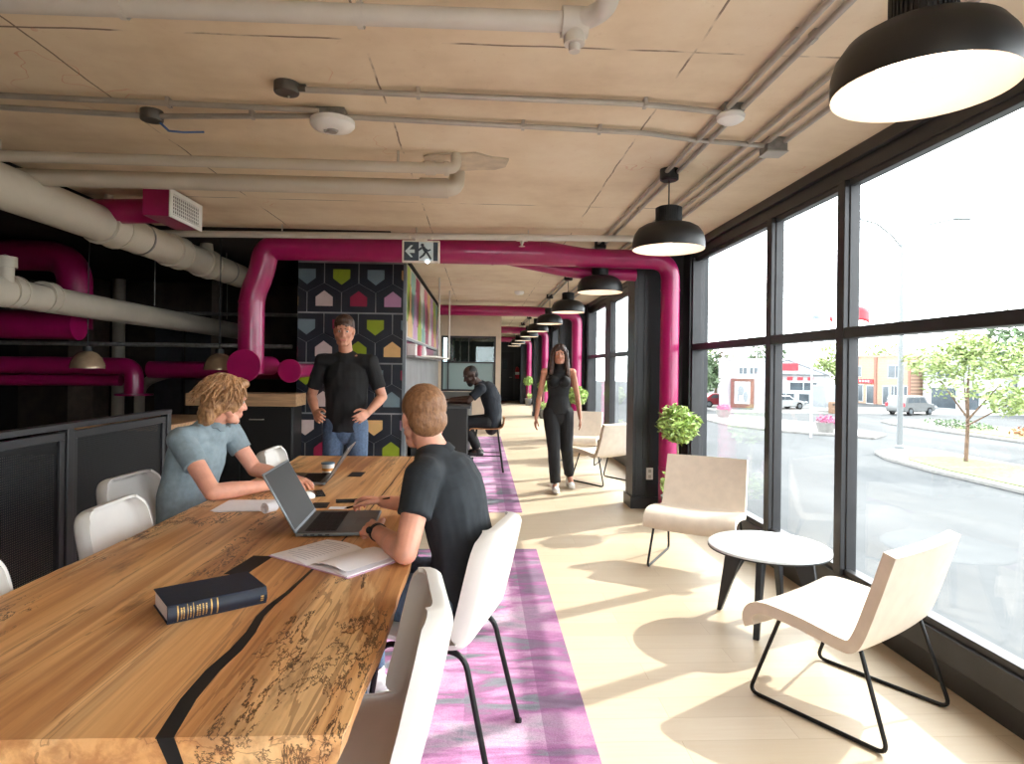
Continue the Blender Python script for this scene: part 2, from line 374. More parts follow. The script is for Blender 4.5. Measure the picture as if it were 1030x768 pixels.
# meeting room behind that window
struct(MB().box(-.9, .35, 17.0, 17.1, 0, CZ).build('wall_meeting_room', MT['dark'], smooth=False))
lam = EM('warm_tube', (255,236,208), 6)
for yy, zz in ((15.0, 2.35), (16.3, 2.3)):
    t = thing('linear_lamp', 'linear lamp seen through the %s of the meeting room window' % ('front' if yy < 15.5 else 'back'), 'lamp', (-.2, yy, zz))
    MB().box(-.5, .5, -.03, .03, 0, .05).cyl((-.4,0,.05), (-.4,0,CZ-zz), .006, 6).cyl((.4,0,.05), (.4,0,CZ-zz), .006, 6).build('housing', MT['black'], t)
    MB().box(-.48, .48, -.025, .025, -.012, 0).build('diffuser', lam, t)
    t['label'] = 'nearer linear lamp inside the meeting room window' if yy < 15.5 else 'farther linear lamp deep inside the meeting room window'

# right side: plinth, head, columns, windows
def bay(k, y0, y1, mulls):
    """glazed bay: sill plinth, head band, jambs, transom, mullions and panes"""
    z0, z1 = .25, 2.525; xg = 2.155
    f = MB()
    f.box(XW+.04, 2.24, y0, y1, 0, .17).box(XW, 2.24, y0, y1, .13, .25)                 # plinth and sill
    f.box(XW+.02, 2.24, y0, y1, z1, z1+.1).box(XW-.01, 2.24, y0, y1, z1+.085, CZ)     # head, stepped
    f.box(XW, 2.2, y0, y0+.04, z0, z1).box(XW, 2.2, y1-.04, y1, z0, z1)
    w = struct(f.build('window_%d' % k, MT['frame'], bevel=.004))
    MB().box(XW+.005, 2.19, y0+.04, y1-.04, 1.612, 1.675).build('transom', MT['frame'], w, bevel=.004)
    MB().box(XW+.02, 2.14, y0+.04, y1-.04, z0, z0+.035).box(XW+.03, 2.14, y0+.04, y1-.04, z1-.035, z1).build('pane_bead', MT['frame'], w, bevel=.003)
    e = [y0+.04]
    for a, b in mulls:
        MB().box(XW, 2.165, a, b, z0, z1).box(XW+.03, 2.172, a-.008, b+.008, z0, z1).build('mullion', MT['frame'], w, bevel=.004)
        e += [a, b]
    e.append(y1-.04)
    for i in range(0, len(e), 2):
        MB().box(xg, xg+.008, e[i]-.005, e[i+1]+.005, z0, 1.62).build('pane', MT['glass'], w, smooth=False)
        MB().box(xg, xg+.008, e[i]-.005, e[i+1]+.005, 1.665, z1).build('pane', MT['glass'], w, smooth=False)
CY = 6.42
bay(1, CY-PITCH+.30, CY-.20, [(1.20,1.275), (2.06,2.135), (3.565,3.64), (4.485,4.565)])
bay(2, CY+.30, CY+PITCH-.20, [(7.6,7.675), (8.75,8.83), (10.17,10.60)])
for k in (3, 4):
    o = (k-1)*PITCH
    bay(k, CY+o-PITCH+.30, CY+o-.20, [(1.2+o,1.275+o), (2.1+o,2.175+o), (3.565+o,3.64+o), (4.485+o,4.565+o)])
bay(6, -3.9, CY-PITCH-.2, [(-2.1,-2.02), (-1.2,-1.12)])
pil = MB()
for i in range(0, 5):
    y = CY+(i-1)*PITCH
    if y > 27: break
    p = MB().box(1.56, 2.25, y, y+.30, 0, CZ).box(2.06, 2.25, y-.21, y, 0, CZ).box(1.54, 2.25, y-.015, y+.315, 0, .12)
    p.box(1.585, 1.60, y-.006, y, .12, CZ-.02).box(1.66, 1.70, y-.008, y, .12, CZ-.02)
    struct(p.build('wall_pillar', MT['column'], bevel=.006))
# rest of the last bay next to the end wall
struct(MB().box(2.08, 2.25, CY+3*PITCH+.3, 27.25, 0, CZ).build('wall_right', MT['column'], smooth=False))
# end of the corridor: door with a small lit pane
d = struct(MB().box(.62, 1.46, 27.19, 27.25, 0, 2.12).build('door_1', MT['frame'], bevel=.006))
MB().box(.68, 1.40, 27.165, 27.19, .04, 2.06).build('door_leaf', MT['black'], d, bevel=.004)
MB().box(.95, 1.12, 27.155, 27.166, 1.35, 1.75).build('vision_panel', MT['glass2'], d)
MB().cyl((1.32,27.165,1.0), (1.32,27.10,1.0), .012, 8).cyl((1.32,27.11,1.0), (1.22,27.11,1.0), .01, 8).build('door_handle', MT['conduit'], d)

# ---------------------------------------------------------------- tiled wall end
houses = {'lime':(134,150,24), 'steel':(110,128,136), 'sand':(214,170,112), 'blush':(196,176,172), 'crimson':(140,18,58), 'mauve':(176,128,160), 'slate':(84,100,110)}
hm = [M('tile_'+k, c, .5, var=.04) for k, c in houses.items()]; hk = list(houses)
tilebase = M('navy_black_tile', (28,32,42), .4, var=.06, vscale=12); grout = M('pale_grout', (150,150,150), .8)
tp = thing('tiled_panel', 'dark wall panel of house-shaped tiles with coloured centres', 'panel', (-1.43, 7.06, 0))
X0, X1 = -.575, .575
MB().box(X0, X1, 0, .06, 0, CZ-.04).build('panel_board', grout, tp, smooth=False)
MB().box(X1-.004, X1+.03, -.03, .06, 0, CZ-.04).build('edge_trim', M('grey_edge_trim', (128,134,140), .4, .5), tp, smooth=False)
pitch_x = .372; half = pitch_x/2; rowh = .30; vee = .10
tb = MB()
def clipx(poly):
    out = []
    for lo, sgn in ((X0+.003, 1), (X1-.006, -1)):
        src = poly if lo < 0 else out; new = []
        for i in range(len(src)):
            a, b = src[i], src[(i+1) % len(src)]
            ia, ib = (a[0]-lo)*sgn >= 0, (b[0]-lo)*sgn >= 0
            if ia: new.append(a)
            if ia != ib:
                t = (lo-a[0])/(b[0]-a[0]); new.append((lo, a[1]+(b[1]-a[1])*t))
        out = new
    return out
def house(cx, zflat, up, w, hbody, v):
    s = 1 if up else -1
    return [(cx-w, zflat), (cx+w, zflat), (cx+w, zflat+s*hbody), (cx, zflat+s*(hbody+v)), (cx-w, zflat+s*hbody)]
crow = [[1,0,1,2], [3,4,5,2], [1,4,0,1], [3,0,2,4], [0,2,1,4], [3,5,1,2], [3,1,2,5], [4,2,0,1], [1,0,3,2], [5,2,4,1]]
xf = Matrix.Rotation(PI/2, 4, 'X')
pairh = .55
for pr in range(5):
    ztop = 2.54-pr*pairh
    for kind in (0, 1):
        rr = crow[pr*2+kind]
        for i in range(-1, 5):
            cx = X0+.10+pitch_x*i+(half if kind else 0)
            zf = ztop if kind == 0 else ztop-pairh+.006
            g = .0055
            hb = pairh/2-vee/2-.003
            poly = clipx(house(cx, zf+(-g if not kind else g), bool(kind), half-g, hb-g, vee))
            if len(poly) > 2: tb.prism(poly, 0, .008, xf)
            inner = clipx(house(cx, zf+(-.07 if not kind else .07), bool(kind), .092, .10, .07))
            if len(inner) > 2: MB().prism(inner, .0075, .0095, xf).build('coloured_tile', hm[rr[i % 4]], tp, smooth=False)
tb.build('dark_tile', tilebase, tp, smooth=False)

# upper cabinet along the bar, faced with the same coloured houses, and the backsplash shelf
uc = thing('wall_cabinet', 'long overhead cabinet above the bar with colourful house-shaped pattern', 'cabinet', (-.86, 7.12, 1.75))
MB().box(-.03, .0, 0, 5.4, 0, .85).build('carcass', M('pale_cabinet_front', (206,196,190), .5), uc, smooth=False)
MB().box(-.03, .012, 0, 5.4, -.03, 0).build('bottom_rail', M('grey_edge_trim', (128,134,140), .4, .5), uc, smooth=False)
cf = MB(); random.seed(3)
for i in range(9):
    for k in (0, 1):
        y = .32+.6*i+(.3 if k else 0)
        pl = [(p[0], p[1]) for p in house(y, .83 if not k else .02, bool(k), .235, .50, .14)]
        cf.prism(pl, 0, .004, Matrix(((0,0,1,0),(1,0,0,0),(0,1,0,0),(0,0,0,1))), mi=(i*2+k*3) % 7)
cf.build('coloured_front', [M('front_'+k, c, .4, var=.04) for k, c in (('lime',(150,178,30)),('rose',(206,110,140)),('teal',(120,170,160)),('sand',(222,180,120)),('crimson',(160,24,84)),('mauve',(196,150,190)),('white',(226,220,214)))], uc, smooth=False)
sh = thing('shelf', 'narrow shelf with magenta back below the overhead cabinet', 'shelf', (-.88, 7.3, 1.52))
MB().box(-.02, .14, 0, 4.6, 0, .025).build('shelf_board', MT['greywall'], sh, smooth=False, bevel=.003)
MB().box(-.02, 0, 0, 4.6, .025, .19).build('back_strip', MT['magenta'], sh, smooth=False)
for i, (yy, c, lb, nm) in enumerate(((.35,(226,222,216),'white box on the shelf under the colourful cabinet','box'), (.95,(208,96,120),'pink box on the shelf under the colourful cabinet','box'), (1.7,(230,226,220),'white jug on the shelf under the colourful cabinet','jug'))):
    if nm == 'box':
        t = thing('storage_box', lb, 'box', (-.82, 7.3+yy, 1.545)); MB().box(-.05,.05,-.1,.1,0,.11).build('carton', M(lb.split()[0]+'_carton', c, .7), t, bevel=.004); MB().box(-.054,.054,-.104,.104,.11,.14).build('lid', M(lb.split()[0]+'_lid', c, .6), t, bevel=.004)
    else:
        t = thing('jug', lb, 'jug', (-.82, 7.3+yy, 1.545)); MB().lathe([(0,0),(.05,0),(.06,.06),(.045,.13),(.05,.16),(.044,.16),(.04,.13),(.054,.06),(0,.01)], 20).build('body', MT['whiteplastic'], t); MB().tube(bendpath([(0,.05,.13),(0,.1,.12),(0,.1,.05),(0,.055,.05)], .03), .007, 8).build('handle', MT['whiteplastic'], t)
# hanging glass rack: two ceiling rods and a rail
rk = thing('hanging_rack', 'pale metal rack hung from two ceiling rods over the bar', 'rack', (-.60, 9.1, 1.55))
MB().cyl((0,0,0),(0,0,CZ-1.55),.014,10).build('rod', MT['pipewhite'], rk)
MB().cyl((.07,1.53,0),(.07,1.53,CZ-1.55),.014,10).build('rod', MT['pipewhite'], rk)
MB().tube(bendpath([(-.26,-.9,0),(0,-.6,0),(0,0,0),(.07,1.53,0),(-.28,1.9,0)], .1), .014, 10).cyl((-.26,0,0),(0,0,0),.012,8).build('rail', MT['pipewhite'], rk)
# bar counter under it
bc = thing('bar_counter', 'black bar counter with grey top where a man sits', 'counter', (0,0,0))
MB().box(-.86, -.16, 7.95, 12.4, .08, .90).box(-.88, -.2, 8.0, 12.4, 0, .08).build('counter_body', MT['cabinet'], bc, bevel=.004)
MB().box(-.89, -.12, 7.93, 12.45, .90, .935).build('counter_top', M('charcoal_worktop', (52,53,55), .4, var=.08), bc, bevel=.004)

# oak topped kitchen counter beside the tiled panel
kc = thing('kitchen_counter', 'black kitchen counter with thick oak top left of the tiled panel', 'counter', (0,0,0))
MB().box(-3.0, -1.94, 6.72, 7.04, .07, .985).box(-2.96, -1.98, 6.76, 7.04, 0, .07).build('counter_body', MT['cabinet'], kc, bevel=.004)
MB().box(-3.02, -1.90, 6.68, 7.05, .985, 1.115).build('counter_top', MT['counterwood'], kc, bevel=.006)
for i in range(2):
    dr = MB().box(-2.98+.525*i, -2.475+.525*i, 6.70, 6.72, .10, .97).build('door', MT['cabinet'], kc, bevel=.003)
    MB().tube(bendpath([(-2.9+.525*i,6.70,.85),(-2.9+.525*i,6.675,.85),(-2.76+.525*i,6.675,.85),(-2.76+.525*i,6.70,.85)], .02), .006, 8).build('handle', MT['conduit'], dr)
rc = thing('side_counter', 'low oak topped counter behind the seated man in the grey polo', 'counter', (0,0,0))
MB().box(-3.4, -2.64, 5.38, 6.6, .06, .86).box(-3.36, -2.68, 5.44, 6.6, 0, .06).build('counter_body', MT['cabinet'], rc, bevel=.004)
MB().box(-3.42, -2.58, 5.36, 6.62, .86, .90).build('counter_top', MT['counterwood'], rc, bevel=.005)

# black perforated partition on the left
ps = thing('mesh_partition', 'black perforated metal partition on the left behind the table', 'partition', (-2.13, 4.43, 0))
ys = [0, -1.04, -2.08, -3.12, -4.16]
for y in ys: MB().box(-.025, .025, y-.025, y+.025, 0, 1.1).build('post', MT['frame'], ps, bevel=.003)
MB().box(-.03, .03, ys[-1]-.025, .025, 1.075, 1.105).build('top_rail', MT['frame'], ps, bevel=.003)
for a, b in zip(ys[1:], ys):
    fr = MB().box(-.015,.015,a+.03,b-.03,1.02,1.06).box(-.015,.015,a+.03,b-.03,.06,.10).box(-.015,.015,a+.03,a+.07,.1,1.02).box(-.015,.015,b-.07,b-.03,.1,1.02).build('panel_frame', MT['frame'], ps, bevel=.002)
    MB().box(-.001, .001, a+.07, b-.07, .10, 1.02).build('perforated_sheet', MT['perf'], fr, smooth=False)

# carpets
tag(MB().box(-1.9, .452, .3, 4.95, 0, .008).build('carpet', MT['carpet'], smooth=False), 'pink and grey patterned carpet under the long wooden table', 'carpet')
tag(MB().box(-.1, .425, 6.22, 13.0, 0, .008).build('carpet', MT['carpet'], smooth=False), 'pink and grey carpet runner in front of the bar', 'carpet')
# ---------------------------------------------------------------- ceiling services
def coupling(mb_name, parent, c, axis, r, L, mat, lugs=True):
    c = V(c); a = V(axis).normalized()
    m = MB().cyl(c-a*L/2, c+a*L/2, r, 22)
    m.cyl(c-a*L/2-a*.008, c-a*L/2+a*.012, r*1.05, 22).cyl(c+a*L/2-a*.012, c+a*L/2+a*.008, r*1.05, 22)
    return m.build(mb_name, mat, parent)
# big drain pipe
t = thing('drain_pipe', 'thickest cream drain pipe running along the left under the ceiling', 'pipe', (-2.83, 2.0, 2.445))
MB().cyl((0,-3,0),(0,5.6,0),.132,32).build('pipe_run', MT['pipe'], t)
for y in (2.95, 4.0, 4.65): coupling('coupling', t, (0,y,0), (0,1,0), .146, .2, MT['pipe'])
for y in (2.95, 4.66):
    MB().cyl((.01,y,.08),(.01,y,.20),.075,16,.06).cyl((.01,y,.17),(.01,y,CZ-2.445),.03,12).build('branch', MT['pipe'], t)
for y in (1.4, 3.4, 5.2): MB().cyl((0,y,.13),(0,y,CZ-2.445),.006,6).lathe([(.134,-.012),(.138,-.012),(.138,.012),(.134,.012)],24,Matrix.Translation((0,y,0))@Matrix.Rotation(PI/2,4,'X'),True).build('hanger', MT['galv'], t)
t = thing('drain_pipe', 'lower cream pipe with an upright branch at the left edge', 'pipe', (-3.6, 3.0, 1.95))
MB().cyl((0,-2,.02),(0,6.95,-.05),.112,28).build('pipe_run', MT['pipe'], t)
for y in (2.05, 2.45): coupling('coupling', t, (0,y,0), (0,1,0), .122, .10, MT['pipe'])
MB().cyl((.03,1.95,.05),(.03,1.95,.22),.06,16).cyl((.03,1.95,.17),(.03,1.95,.25),.078,16).lathe([(0,.27),(.05,.25),(0,.24)],14,Matrix.Translation((.03,1.95,0))).build('branch', MT['pipe'], t)
for y in (1, 4.2, 6.2): MB().cyl((0,y,.1),(0,y,.7),.006,6).build('hanger', MT['galv'], t)

# sprinkler main across the top of the view
t = thing('sprinkler_pipe', 'off-white sprinkler pipe crossing the ceiling at the top of the view', 'pipe', (0, 2.16, 2.60))
MB().cyl((-3.6,.03,0),(.27,0,0),.034,20).build('pipe_run', MT['pipewhite'], t)
MB().cyl((.26,0,0),(.35,0,0),.05,18).cyl((.305,0,-.075),(.305,0,.03),.036,14).cyl((.305,0,-.10),(.305,0,-.07),.02,10).build('tee_fitting', MT['pipewhite'], t)
MB().tube(bendpath([(.305,0,.0),(.37,-.05,.0),(.40,-.12,.0),(.40,-.12,CZ-2.6)], .05), .034, 14).cyl((.40,-.12,.02),(.40,-.12,.04),.042,14).build('elbow', MT['pipewhite'], t)
for x in (-2.5, -1.2, -.42): MB().lathe([(.038,-.01),(.042,-.01),(.042,.01),(.038,.01)],20,Matrix.Translation((x,.01,0))@Matrix.Rotation(PI/2,4,'Y'),True).cyl((x,.01,.035),(x,.01,CZ-2.6),.005,6).build('hanger', MT['pipewhite'], t)
t = thing('sprinkler_pipe', 'thin off-white sprinkler pipe just in front of the magenta duct', 'pipe', (0, 5.72, 2.6))
MB().tube([(-3.2,.25,0),(1.45,-.02,0)], .03, 16).build('pipe_run', MT['pipewhite'], t)
MB().cyl((.36,.05,.0),(.36,.05,-.05),.02,10).cyl((.36,.05,-.05),(.36,.05,-.075),.012,10).lathe([(0,-.075),(.03,-.08),(0,-.083)],12,Matrix.Translation((.36,.05,0))).cyl((.31,.05,0),(.41,.05,0),.036,14).build('sprinkler_head', MT['pipewhite'], t)
for x in (-1.8, -.6, .42): MB().cyl((x,.1,.02),(x,.1,CZ-2.6),.006,6).build('hanger', MT['pipewhite'], t)
# twin pipes turning up into the slab
t = thing('twin_pipe', 'upper slim cream pipe of the pair ending in a ceiling patch', 'pipe', (0, 3.76, 2.585))
MB().tube(bendpath([(-4.5,0,0),(-.16,0,0),(-.16,.02,CZ-2.585)], .06), .032, 18).build('pipe_run', MT['pipe'], t)
MB().cyl((-.34,0,0),(-.28,0,0),.042,16).build('coupling', MT['pipe'], t); MB().cyl((-.23,0,0),(-.20,0,0),.042,16).build('coupling', MT['pipe'], t)
for x in (-2.75,-.5): MB().cyl((x,0,.03),(x,0,CZ-2.585),.008,6).build('hanger', MT['pipe'], t)
t = thing('twin_pipe', 'lower thicker cream pipe of the pair ending in a ceiling patch', 'pipe', (0, 4.07, 2.555))
MB().tube(bendpath([(-4.5,0,0),(-.17,0,0),(-.17,.06,CZ-2.555)], .06), .052, 20).build('pipe_run', MT['pipe'], t)
MB().cyl((-.40,0,0),(-.22,0,0),.062,18).build('coupling', MT['pipe'], t)
pa = MB(); random.seed(5)
pa.prism([(-.25+.28*math.cos(a)*random.uniform(.8,1.1), .0+.17*math.sin(a)*random.uniform(.8,1.1)) for a in [2*PI*i/16 for i in range(16)]], CZ-.012, CZ)
tag(pa.build('ceiling_patch', M('plaster_patch', (196,182,160), .9, var=.1), loc=(.12,3.9,0)), 'rough pale mortar patch where the twin pipes enter the ceiling', 'patch')

# steel conduits and boxes
def conduit(label, pts, r=.0135, rad=.08, clips=()):
    o = MB().tube(bendpath(pts, rad), r, 10).build('conduit', MT['conduit']); tag(o, label, 'conduit', 'steel conduits on the ceiling')
    if clips:
        for p in clips: MB().box(p[0]-.008, p[0]+.008, p[1]-.022, p[1]+.022, p[2]-.0155, CZ).build('clip', MT['conduit'], o)
    return o
cz = 2.655
conduit('conduit crossing from the round grey box to the white sensor', [(-.86,2.9,cz),(.7,2.93,cz),(.95,2.965,cz),(1.16,2.98,cz-.01)], clips=[(-.3,2.91,cz),(.75,2.935,cz)])
conduit('conduit crossing from the smoke detector to the square box near the windows', [(-.74,3.2,cz),(.85,3.29,cz),(1.08,3.36,cz),(1.56,3.40,cz-.01)], clips=[(.6,3.275,cz),(.2,3.25,cz)])
conduit('rear conduit entering the smoke detector from the left', [(-2.98,3.05,cz),(-.8,3.13,cz)], clips=[(-1.5,3.108,cz)])
conduit('front conduit entering the smoke detector through the dark box', [(-2.98,3.16,cz-.004),(-1.66,3.265,cz-.004),(-.8,3.2,cz)], clips=[(-1.15,3.22,cz)])
conduit('lamp conduit, left one of the pair above the pendants', [(1.145,-1,cz),(1.145,20,cz)], clips=[(1.145,y,cz) for y in (2.3,4.9,7.2,9.6)])
conduit('lamp conduit, right one of the pair above the pendants', [(1.215,-1,cz),(1.215,20,cz)], clips=[(1.215,y,cz) for y in (2.3,4.9,7.2,9.6)])
for x, lb in ((1.44,'leftmost'), (1.53,'middle'), (1.62,'rightmost')):
    conduit(lb+' of the three conduits running beside the windows', [(x,-1,cz),(x,14,cz)])
o = MB().lathe([(0,.015),(.052,.015),(.055,.019),(.055,.06),(0,.06)],24).cyl((.05,0,.04),(.085,0,.04),.018,10).build('junction_box', MT['darkbox'], loc=(-.885,2.9,CZ-.06)); tag(o, 'round grey junction box at the start of the upper conduit', 'junction box')
MB().ball((0,.03,.013),.006).build('screw', MT['conduit'], o)
o = MB().lathe([(0,0),(.05,0),(.053,.004),(.053,.05),(0,.05)],24).build('junction_box', MT['darkbox'], loc=(-1.66,3.27,CZ-.05)); tag(o, 'dark round junction box on the left conduit with blue wire', 'junction box')
MB().tube([(.03,.02,0),(.06,.05,-.03),(.10,.12,-.01),(.16,.22,.03)],.006,6).build('wire', M('blue_wire',(60,92,140),.5), o)
t = thing('smoke_detector', 'large round white smoke detector on the ceiling', 'detector', (-.75,3.2,CZ))
MB().box(-.07,.07,-.06,.06,-.045,0).build('back_box', MT['galv'], t, bevel=.004)
MB().lathe([(0,-.095),(.05,-.095),(.095,-.085),(.108,-.07),(.108,-.048),(.10,-.045),(0,-.045)],36).build('cover', MT['whiteplastic'], t)
MB().lathe([(0,-.106),(.022,-.106),(.03,-.094),(0,-.094)],16).box(-.04,-.02,-.012,.012,-.104,-.094).build('sensor', M('grey_sensor',(150,146,142),.5), t)
t = thing('smoke_detector', 'small white dome sensor on the pendant conduit pair', 'detector', (1.175,2.98,CZ))
MB().box(-.05,.05,-.05,.05,-.04,0).build('back_box', MT['galv'], t, bevel=.004)
MB().lathe([(0,-.085),(.04,-.082),(.062,-.068),(.066,-.05),(.06,-.04),(0,-.04)],28).build('cover', MT['whiteplastic'], t)
t = thing('smoke_detector', 'tiny white detector far along the ceiling in front of the bar', 'detector', (.62,10.5,CZ))
MB().lathe([(0,-.06),(.06,-.055),(.08,-.03),(.08,0),(0,0)],24).build('cover', MT['whiteplastic'], t)
t = thing('junction_box', 'square galvanised box on the conduits near the window head', 'junction box', (1.58,3.40,CZ))
MB().box(-.055,.055,-.055,.055,-.075,0).build('box_body', MT['galv'], t, bevel=.004)
MB().box(-.058,.058,-.058,.058,-.080,-.074).build('cover_plate', MT['conduit'], t)

# ---------------------------------------------------------------- pendant lamps
lampglow = EM('lamp_glow', (255,232,208), 5)
lampin = N('white_lamp_lining'); lampin.set(Roughness=.5); lampin.base((246,238,226)); lampin = lampin.m
LX = 1.172
def make_lamp():
    t = thing('pendant_lamp', '', 'lamp', (LX, 1.65, 2.175))
    prof = [(.222,0),(.224,.012),(.222,.06),(.212,.095),(.188,.13),(.15,.152),(.108,.163),(.082,.167)]
    inn = [(.078,.160),(.106,.156),(.148,.145),(.184,.124),(.206,.092),(.216,.058),(.218,.012)]
    MB().lathe(prof, 48).build('shade', M('matt_black_lamp', (24,23,23), .45, var=.03) if 'lampblack' not in MT else MT['lampblack'], t)
    MB().lathe(inn+[(.222,0)], 48).build('shade_lining', lampin, t)
    h = MB().cyl((0,0,.163),(0,0,.262),.076,40)
    for q in range(40):
        a = 2*PI*q/40; h.box(-.003,.003,.074,.082,.17,.262, Matrix.Rotation(a,4,'Z'))
    h.lathe([(.0,.268),(.07,.268),(.078,.262)],32).build('heat_sink', MT['black'], t, angle=25)
    MB().lathe([(0,.045),(.05,.050),(.09,.066),(.115,.092),(.122,.12),(.1,.14),(0,.142)],32).build('bulb', lampglow, t)
    MB().cyl((0,0,.26),(0,0,.45),.0045,8).build('cable', MT['black'], t)
    MB().cyl((0,0,.44),(0,0,CZ-2.175),.058,28).cyl((0,0,.434),(0,0,.442),.05,24).build('canopy', MT['black'], t)
    return t
L0 = make_lamp()
L0['label'] = 'largest black dome pendant lamp, nearest at top right'; L0['group'] = 'black pendant lamps in a row'
names = ['black pendant lamp, second from the camera in the row', 'black pendant lamp, third from the camera, in front of the first charcoal column', 'black pendant lamp, fourth from the camera above the walking woman', 'black pendant lamp, fifth from the camera in the row', 'sixth black pendant lamp of the row', 'seventh black pendant lamp of the row', 'eighth black pendant lamp of the row, small and far', 'ninth black pendant lamp of the row, small and far', 'tenth black pendant lamp of the row, farthest seen']
for i, nm in enumerate(names): dup(L0, (LX, 1.65+2.31*(i+1), 2.175), 0, nm)

# ---------------------------------------------------------------- magenta ducts
def duct(name, label, pts, r, rad, seams=(), loc=(0,0,0), seg=28, ends=()):
    t = thing(name, label, 'duct', loc)
    MB().tube(bendpath(pts, rad, 8), r, seg).build('duct_run', MT['magenta'], t)
    for c, ax in seams: MB().cyl(V(c)-V(ax)*.012, V(c)+V(ax)*.012, r*1.035, seg).build('seam_band', MT['magenta'], t)
    for c, ax, rr in ends: MB().cyl(V(c)-V(ax)*.01, V(c)+V(ax)*.01, rr, seg).build('end_cap', MT['magenta'], t)
    return t
t = duct('duct', 'magenta duct bridging over the tiled panel, dropping at the left end', [(-2.16,6.1,1.33),(-2.16,6.1,2.06),(-2.07,6.1,2.28),(-2.03,6.1,2.522),(.55,6.12,2.522)], .117, .16, [((-2.16,6.1,2.0),(0,0,1)),((.1,6.115,2.522),(1,0,0))])
MB().tube([(.55,6.12,2.522),(.62,6.12,2.520),(1.0,6.16,2.498),(1.08,6.17,2.496)], [.117,.117,.092,.092], 28).build('reducer', MT['magenta'], t)
MB().tube(bendpath([(1.05,6.165,2.496),(1.86,6.2,2.496),(1.86,6.2,.02)], .2, 10), .092, 28).build('duct_run', MT['magenta'], t)
for z in (2.2, .45): MB().cyl((1.86,6.2,z-.01),(1.86,6.2,z+.01),.096,28).build('seam_band', MT['magenta'], t)
duct('duct', 'short lower magenta duct rising into the bridging duct beside the first column', [(.1,6.36,2.53),(.45,6.36,2.47),(.95,6.36,2.375),(1.55,6.36,2.37)], .062, .25)
b0 = duct('duct', 'magenta duct dropping beside the second column, behind the walking woman', [(-.8,12.2,2.50),(.9,12.2,2.50),(1.86,12.3,2.46),(1.86,12.3,.02)], .10, .2, [((1.86,12.3,2.0),(0,0,1))])
b1 = duct('duct', 'magenta duct dropping beside the third column', [(.44,18.3,2.50),(.9,18.3,2.50),(1.86,18.4,2.46),(1.86,18.4,.02)], .10, .2, [((1.86,18.4,2.0),(0,0,1))])
dup(b1, (0, PITCH, 0), 0, 'magenta duct dropping beside the fourth column, farthest')
# capped round ducts pointing at the camera
for x, z, r, y, lb in ((-2.165,1.405,.152,5.93,'larger capped round magenta duct end, behind the head of the man in grey'), (-1.83,1.36,.112,6.2,'smaller capped round magenta duct end beside the tiled panel')):
    t = thing('capped_duct', lb, 'duct', (x, y, z))
    MB().cyl((0,.01,0),(0,.75,0),r*.62,36).build('duct_run', MT['magenta'], t)
    MB().cyl((0,0,0),(0,.02,0),r,40).build('end_cap', MT['magenta'], t, bevel=.003)
duct('duct', 'magenta duct with an elbow turning down at the far left', [(-7.05,6.6,2.48),(-4.08,6.6,2.48),(-4.08,6.6,1.75)], .155, .3, [((-4.08,6.6,2.1),(0,0,1))])
duct('duct', 'short thick magenta duct under the lower cream pipe at the left edge', [(-7.05,6.3,1.77),(-3.86,6.3,1.77)], .138, .2, ends=[((-3.86,6.3,1.77),(1,0,0),.142)])
duct('duct', 'low magenta duct with a drop ending in a round plate at the left', [(-7.05,7.6,1.375),(-4.02,7.6,1.375),(-4.02,7.6,1.06)], .1, .14, ends=[((-4.02,7.6,1.05),(0,0,1),.2)])
duct('duct', 'thin magenta duct below the low one at the left', [(-7.05,7.75,1.19),(-4.25,7.75,1.21)], .068, .2)
duct('duct', 'magenta duct continuing behind the glass pendant near the seated man', [(-4.2,8.3,1.335),(-2.1,8.3,1.335)], .108, .2)
# supply grille on a magenta box duct
t = thing('supply_duct', 'magenta box duct with a white air grille on its end', 'duct', (-2.2, 4.84, 2.545))
MB().box(-.19,-.004,-.245,.245,-.088,.10).build('box_body', MT['magenta'], t, bevel=.004)
MB().tube([(-1.1,.1,.0),(-.55,.05,0),(-.2,0,0)], .09, 24).build('duct_run', MT['magenta'], t)
g = MB().box(-.004,.008,-.255,.255,-.095,-.070).box(-.004,.008,-.255,.255,.077,.107).box(-.004,.008,-.255,-.215,-.070,.077).box(-.004,.008,.215,.255,-.070,.077).build('grille_frame', MT['whiteplastic'], t, bevel=.002)
gb = MB()
for i in range(15): gb.box(-.002,.004,-.21+.03*i-.004,-.21+.03*i+.004,-.070,.077)
for i in range(6): gb.box(-.002,.003,-.215,.215,-.06+.026*i-.003,-.06+.026*i+.003)
gb.build('grille_bar', MT['whiteplastic'], g, smooth=False)
MB().box(-.003,-.0025,-.215,.215,-.070,.077).build('grille_shadow_gap', MT['dark'], g, smooth=False)

# EXIT pictogram sign
t = thing('exit_sign', 'hanging exit sign with a left arrow and running figure', 'sign', (-.515, 5.4, 2.386))
MB().box(-.158,.158,-.015,.03,-.094,.094).build('frame', M('sign_frame', (222,212,200), .5), t, bevel=.006)
face = M('sign_slate_face', (56,68,80), .4, var=.05); pale = M('sign_pale_mark', (206,222,226), .4, var=.02)
MB().box(-.142,.142,-.0165,-.014,-.079,.079).build('sign_face', face, t, smooth=False)
ar = [(-.132,0),(-.082,.052),(-.064,.052),(-.064,.036),(-.09,.013),(-.048,.013),(-.048,-.013),(-.09,-.013),(-.064,-.036),(-.064,-.052),(-.082,-.052)]
ar = [(-.132,0),(-.085,.05),(-.066,.05),(-.096,.014),(-.052,.014),(-.052,-.014),(-.096,-.014),(-.066,-.05),(-.085,-.05)]
rx = Matrix.Rotation(PI/2, 4, 'X')
MB().prism(ar, .0165, .0185, rx).build('arrow', pale, t, smooth=False)
MB().prism([(-.018,-.079),(.104,-.079),(.104,.079),(-.018,.079)], .0165, .018, rx).build('doorway', pale, t, smooth=False)
